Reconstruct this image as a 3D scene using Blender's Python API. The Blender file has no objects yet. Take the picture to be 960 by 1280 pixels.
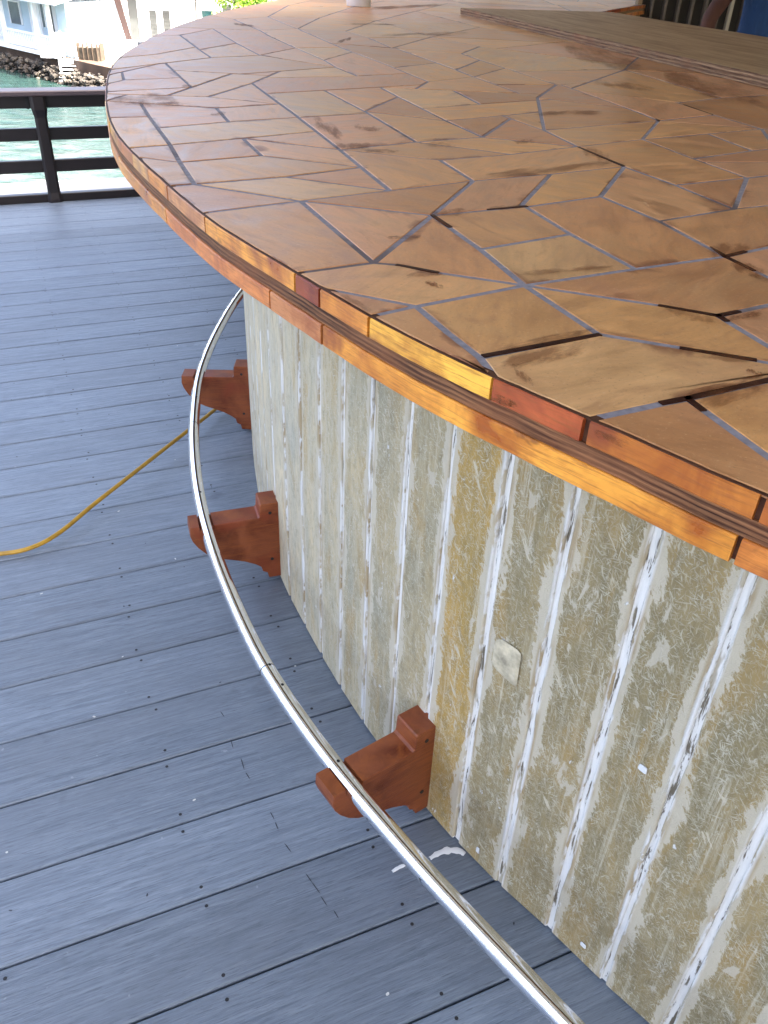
import bpy, bmesh, math, random
from mathutils import Vector, Matrix, noise
from mathutils.geometry import tessellate_polygon
random.seed(7)
R=math.radians
sc=bpy.context.scene
col=sc.collection
# ------------------------------------------------------------------ camera
CAM_Z=1.45
cd=bpy.data.cameras.new('camera'); cam=bpy.data.objects.new('camera',cd); col.objects.link(cam)
cd.sensor_fit='VERTICAL'; cd.sensor_height=36.0; cd.lens=1035.13/1280*36.0
cd.clip_start=0.02; cd.clip_end=3000
fw=Vector((0,0.82548242,-0.56442782)); rt=Vector((0.99900067,0.02522721,0.0368951)); up=Vector((-0.0446952,0.56386377,0.8246575))
cam.matrix_world=Matrix(((rt.x,up.x,-fw.x,0),(rt.y,up.y,-fw.y,0),(rt.z,up.z,-fw.z,CAM_Z),(0,0,0,1)))
sc.camera=cam
# ------------------------------------------------------------------ sky, sun, exposure
SUN_EL=52.0; SUN_DIR=Vector((0.93,-0.36,0)).normalized()      # horizontal direction towards the sun
w=bpy.data.worlds.new('World'); sc.world=w; w.use_nodes=True
nt=w.node_tree; bg=nt.nodes['Background']
sky=nt.nodes.new('ShaderNodeTexSky'); sky.sky_type='NISHITA'; sky.sun_disc=False
sky.sun_elevation=R(SUN_EL); sky.sun_rotation=math.atan2(SUN_DIR.x,SUN_DIR.y)
sky.air_density=0.75; sky.dust_density=9.0; sky.ozone_density=0.0
nt.links.new(sky.outputs[0],bg.inputs[0]); bg.inputs[1].default_value=0.13
sd=bpy.data.lights.new('sun','SUN'); so=bpy.data.objects.new('sun',sd); col.objects.link(so)
sd.energy=4.0; sd.angle=R(0.53); sd.color=(1.0,0.95,0.86)
sv=Vector((SUN_DIR.x*math.cos(R(SUN_EL)),SUN_DIR.y*math.cos(R(SUN_EL)),math.sin(R(SUN_EL))))
so.rotation_euler=(-sv).to_track_quat('-Z','Y').to_euler()
sc.view_settings.view_transform='Standard'; sc.view_settings.look='None'
sc.view_settings.gamma=1.0; sc.view_settings.use_curve_mapping=False
sc.view_settings.exposure=3.5
# ------------------------------------------------------------------ measured plan data (metres, camera stands over 0,0)
EDGE=[[2.4,-1.05],[2.237,-0.943],[2.075,-0.837],[1.917,-0.731],[1.764,-0.626],[1.618,-0.523],[1.48,-0.422],[1.352,-0.323],[1.231,-0.228],[1.12,-0.138],[1.016,-0.053],[0.921,0.025],[0.834,0.098],[0.752,0.166],[0.676,0.231],[0.605,0.292],[0.537,0.35],[0.473,0.405],[0.416,0.456],[0.365,0.5],[0.324,0.538],[0.291,0.568],[0.266,0.591],[0.248,0.61],[0.233,0.625],[0.219,0.64],[0.205,0.654],[0.19,0.668],[0.175,0.683],[0.159,0.699],[0.142,0.716],[0.124,0.735],[0.104,0.754],[0.084,0.774],[0.064,0.796],[0.044,0.818],[0.025,0.84],[0.006,0.863],[-0.012,0.885],[-0.03,0.908],[-0.046,0.93],[-0.062,0.952],[-0.078,0.974],[-0.095,0.997],[-0.112,1.022],[-0.132,1.049],[-0.153,1.079],[-0.176,1.111],[-0.2,1.144],[-0.222,1.176],[-0.242,1.205],[-0.261,1.233],[-0.277,1.259],[-0.293,1.286],[-0.312,1.318],[-0.333,1.356],[-0.359,1.402],[-0.388,1.455],[-0.418,1.513],[-0.45,1.571],[-0.48,1.629],[-0.508,1.684],[-0.535,1.737],[-0.56,1.789],[-0.585,1.842],[-0.609,1.899],[-0.633,1.959],[-0.658,2.023],[-0.683,2.093],[-0.708,2.168],[-0.735,2.249],[-0.762,2.337],[-0.79,2.43],[-0.817,2.523],[-0.843,2.614],[-0.866,2.7],[-0.887,2.779],[-0.905,2.851],[-0.92,2.918],[-0.935,2.981],[-0.947,3.043],[-0.959,3.106],[-0.971,3.173],[-0.982,3.251],[-0.995,3.347],[-1.008,3.467],[-1.023,3.613],[-1.039,3.784],[-1.054,3.974],[-1.066,4.176],[-1.075,4.385],[-1.079,4.597],[-1.079,4.813],[-1.074,5.032],[-1.066,5.258],[-1.054,5.49],[-1.039,5.73],[-1.021,5.976],[-0.999,6.227],[-0.974,6.481],[-0.945,6.736],[-0.912,6.99],[-0.875,7.244],[-0.831,7.496],[-0.781,7.747],[-0.721,7.996],[-0.653,8.243],[-0.575,8.487],[-0.487,8.726],[-0.388,8.959],[-0.279,9.186],[-0.16,9.405],[-0.03,9.614],[0.109,9.812],[0.258,9.997],[0.414,10.167],[0.579,10.32],[0.751,10.457],[0.932,10.577],[1.12,10.679],[1.318,10.764],[1.524,10.833],[1.737,10.887],[1.955,10.93],[2.177,10.966],[2.4,11.0]]
INNER=[[3.0,9.9],[2.72,9.526],[2.441,9.152],[2.2,8.8],[2.019,8.479],[1.877,8.179],[1.75,7.9],[1.632,7.645],[1.529,7.41],[1.44,7.18],[1.362,6.951],[1.297,6.727],[1.25,6.5],[1.222,6.279],[1.212,6.056],[1.22,5.8],[1.247,5.489],[1.292,5.144],[1.35,4.8],[1.419,4.47],[1.501,4.141],[1.6,3.8],[1.719,3.437],[1.854,3.063],[2.0,2.7],[2.159,2.348],[2.33,2.007],[2.5,1.7],[2.667,1.444],[2.833,1.222],[3.0,1.0]]
UPJ=[[0.3,0.558],[0.183,0.678],[0.105,0.759],[-0.026,0.905],[-0.089,0.99],[-0.126,1.042],[-0.289,1.284],[-0.392,1.463],[-0.454,1.579],[-0.513,1.7],[-0.585,1.854],[-0.653,2.018]]
LOJ=[[0.296,0.561],[-0.088,0.982],[-0.17,1.098],[-0.412,1.481],[-0.6,1.881]]
DARK=[[[0.098,0.806],[0.229,0.877]],[[0.324,0.979],[0.386,0.954],[0.415,0.971]],[[0.387,0.954],[0.391,0.94]],[[0.315,0.849],[0.385,0.827]],[[0.26,0.714],[0.288,0.727],[0.402,0.787]],[[0.287,0.725],[0.294,0.704]],[[0.465,1.248],[0.47,1.194],[0.49,1.137]],[[0.47,1.194],[0.507,1.222]],[[0.39,1.953],[0.45,1.781]],[[0.004,1.089],[0.054,1.067]],[[0.147,1.397],[0.212,1.426]],[[0.056,1.343],[0.08,1.283]],[[0.678,2.509],[0.665,2.355]],[[0.813,2.658],[0.846,2.502]]]
STAIN_REFL=[[-0.15,1.885,-0.056,1.907,-0.052,1.803,-0.142,1.783],[-0.08,1.838,-0.0,1.839,-0.0,1.794,-0.078,1.793],[0.037,1.954,0.129,1.939,0.125,1.867,0.036,1.88],[0.069,1.979,0.114,1.989,0.112,1.951,0.068,1.941],[0.049,1.373,0.121,1.401,0.118,1.346,0.048,1.32],[0.078,1.299,0.055,1.354,0.054,1.322,0.077,1.268],[0.146,1.409,0.212,1.441,0.208,1.405,0.143,1.374],[0.249,2.006,0.305,2.028,0.297,1.962,0.242,1.941],[-0.016,1.217,0.04,1.234,0.04,1.212,-0.015,1.195],[0.15,1.659,0.452,1.844,0.431,1.746,0.144,1.577],[0.402,2.013,0.452,1.902,0.424,1.765,0.377,1.863],[-0.78,2.399,-0.594,2.486,-0.545,2.269,-0.719,2.196],[-0.709,2.285,-0.536,2.322,-0.518,2.238,-0.686,2.203],[-0.464,2.185,-0.423,2.196,-0.412,2.134,-0.452,2.124],[-0.635,2.61,-0.584,2.626,-0.57,2.562,-0.62,2.547],[-0.223,2.25,-0.126,2.035,-0.114,1.858,-0.202,2.04],[-0.117,2.131,-0.04,2.108,-0.038,2.01,-0.111,2.031],[0.101,0.825,0.234,0.904,0.23,0.88,0.099,0.804],[0.109,0.805,0.223,0.873,0.213,0.818,0.105,0.755],[0.124,0.787,0.142,0.751,0.139,0.726,0.121,0.76],[0.314,0.853,0.39,0.836,0.38,0.806,0.305,0.823],[0.368,0.806,0.383,0.792,0.379,0.778,0.363,0.792],[0.326,0.985,0.389,0.956,0.375,0.912,0.314,0.94],[0.393,0.952,0.456,0.984,0.446,0.957,0.385,0.927],[0.266,0.729,0.388,0.794,0.382,0.777,0.262,0.714],[0.279,0.724,0.387,0.79,0.368,0.737,0.266,0.678],[0.458,1.255,0.538,1.28,0.506,1.188,0.432,1.166],[0.474,1.194,0.514,1.147,0.49,1.079,0.451,1.122],[0.154,1.08,0.315,1.147,0.308,1.112,0.151,1.049],[-0.071,0.987,-0.02,0.923,-0.019,0.888,-0.068,0.948],[0.012,1.061,0.07,1.085,0.069,1.053,0.012,1.03],[0.038,1.04,0.062,1.019,0.062,0.995,0.037,1.015],[0.759,4.687,1.005,3.769,0.862,3.188,0.632,3.838],[0.999,3.745,1.228,3.141,1.029,2.586,0.815,2.995],[0.644,3.193,0.835,3.076,0.781,2.859,0.602,2.96],[0.332,2.409,0.564,2.512,0.545,2.415,0.322,2.319],[-0.297,4.086,-0.243,4.345,-0.231,4.133,-0.284,3.897],[-0.874,4.807,-0.716,4.693,-0.688,4.507,-0.839,4.613],[-0.349,5.078,-0.032,5.207,-0.03,5.054,-0.339,4.933],[-0.311,6.458,0.319,7.532,0.296,6.942,-0.289,6.015],[-0.141,4.567,0.341,4.912,0.324,4.645,-0.133,4.334],[0.094,0.723,0.123,0.7,0.12,0.678,0.092,0.699],[0.182,0.659,0.212,0.633,0.208,0.613,0.179,0.638]]
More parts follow.
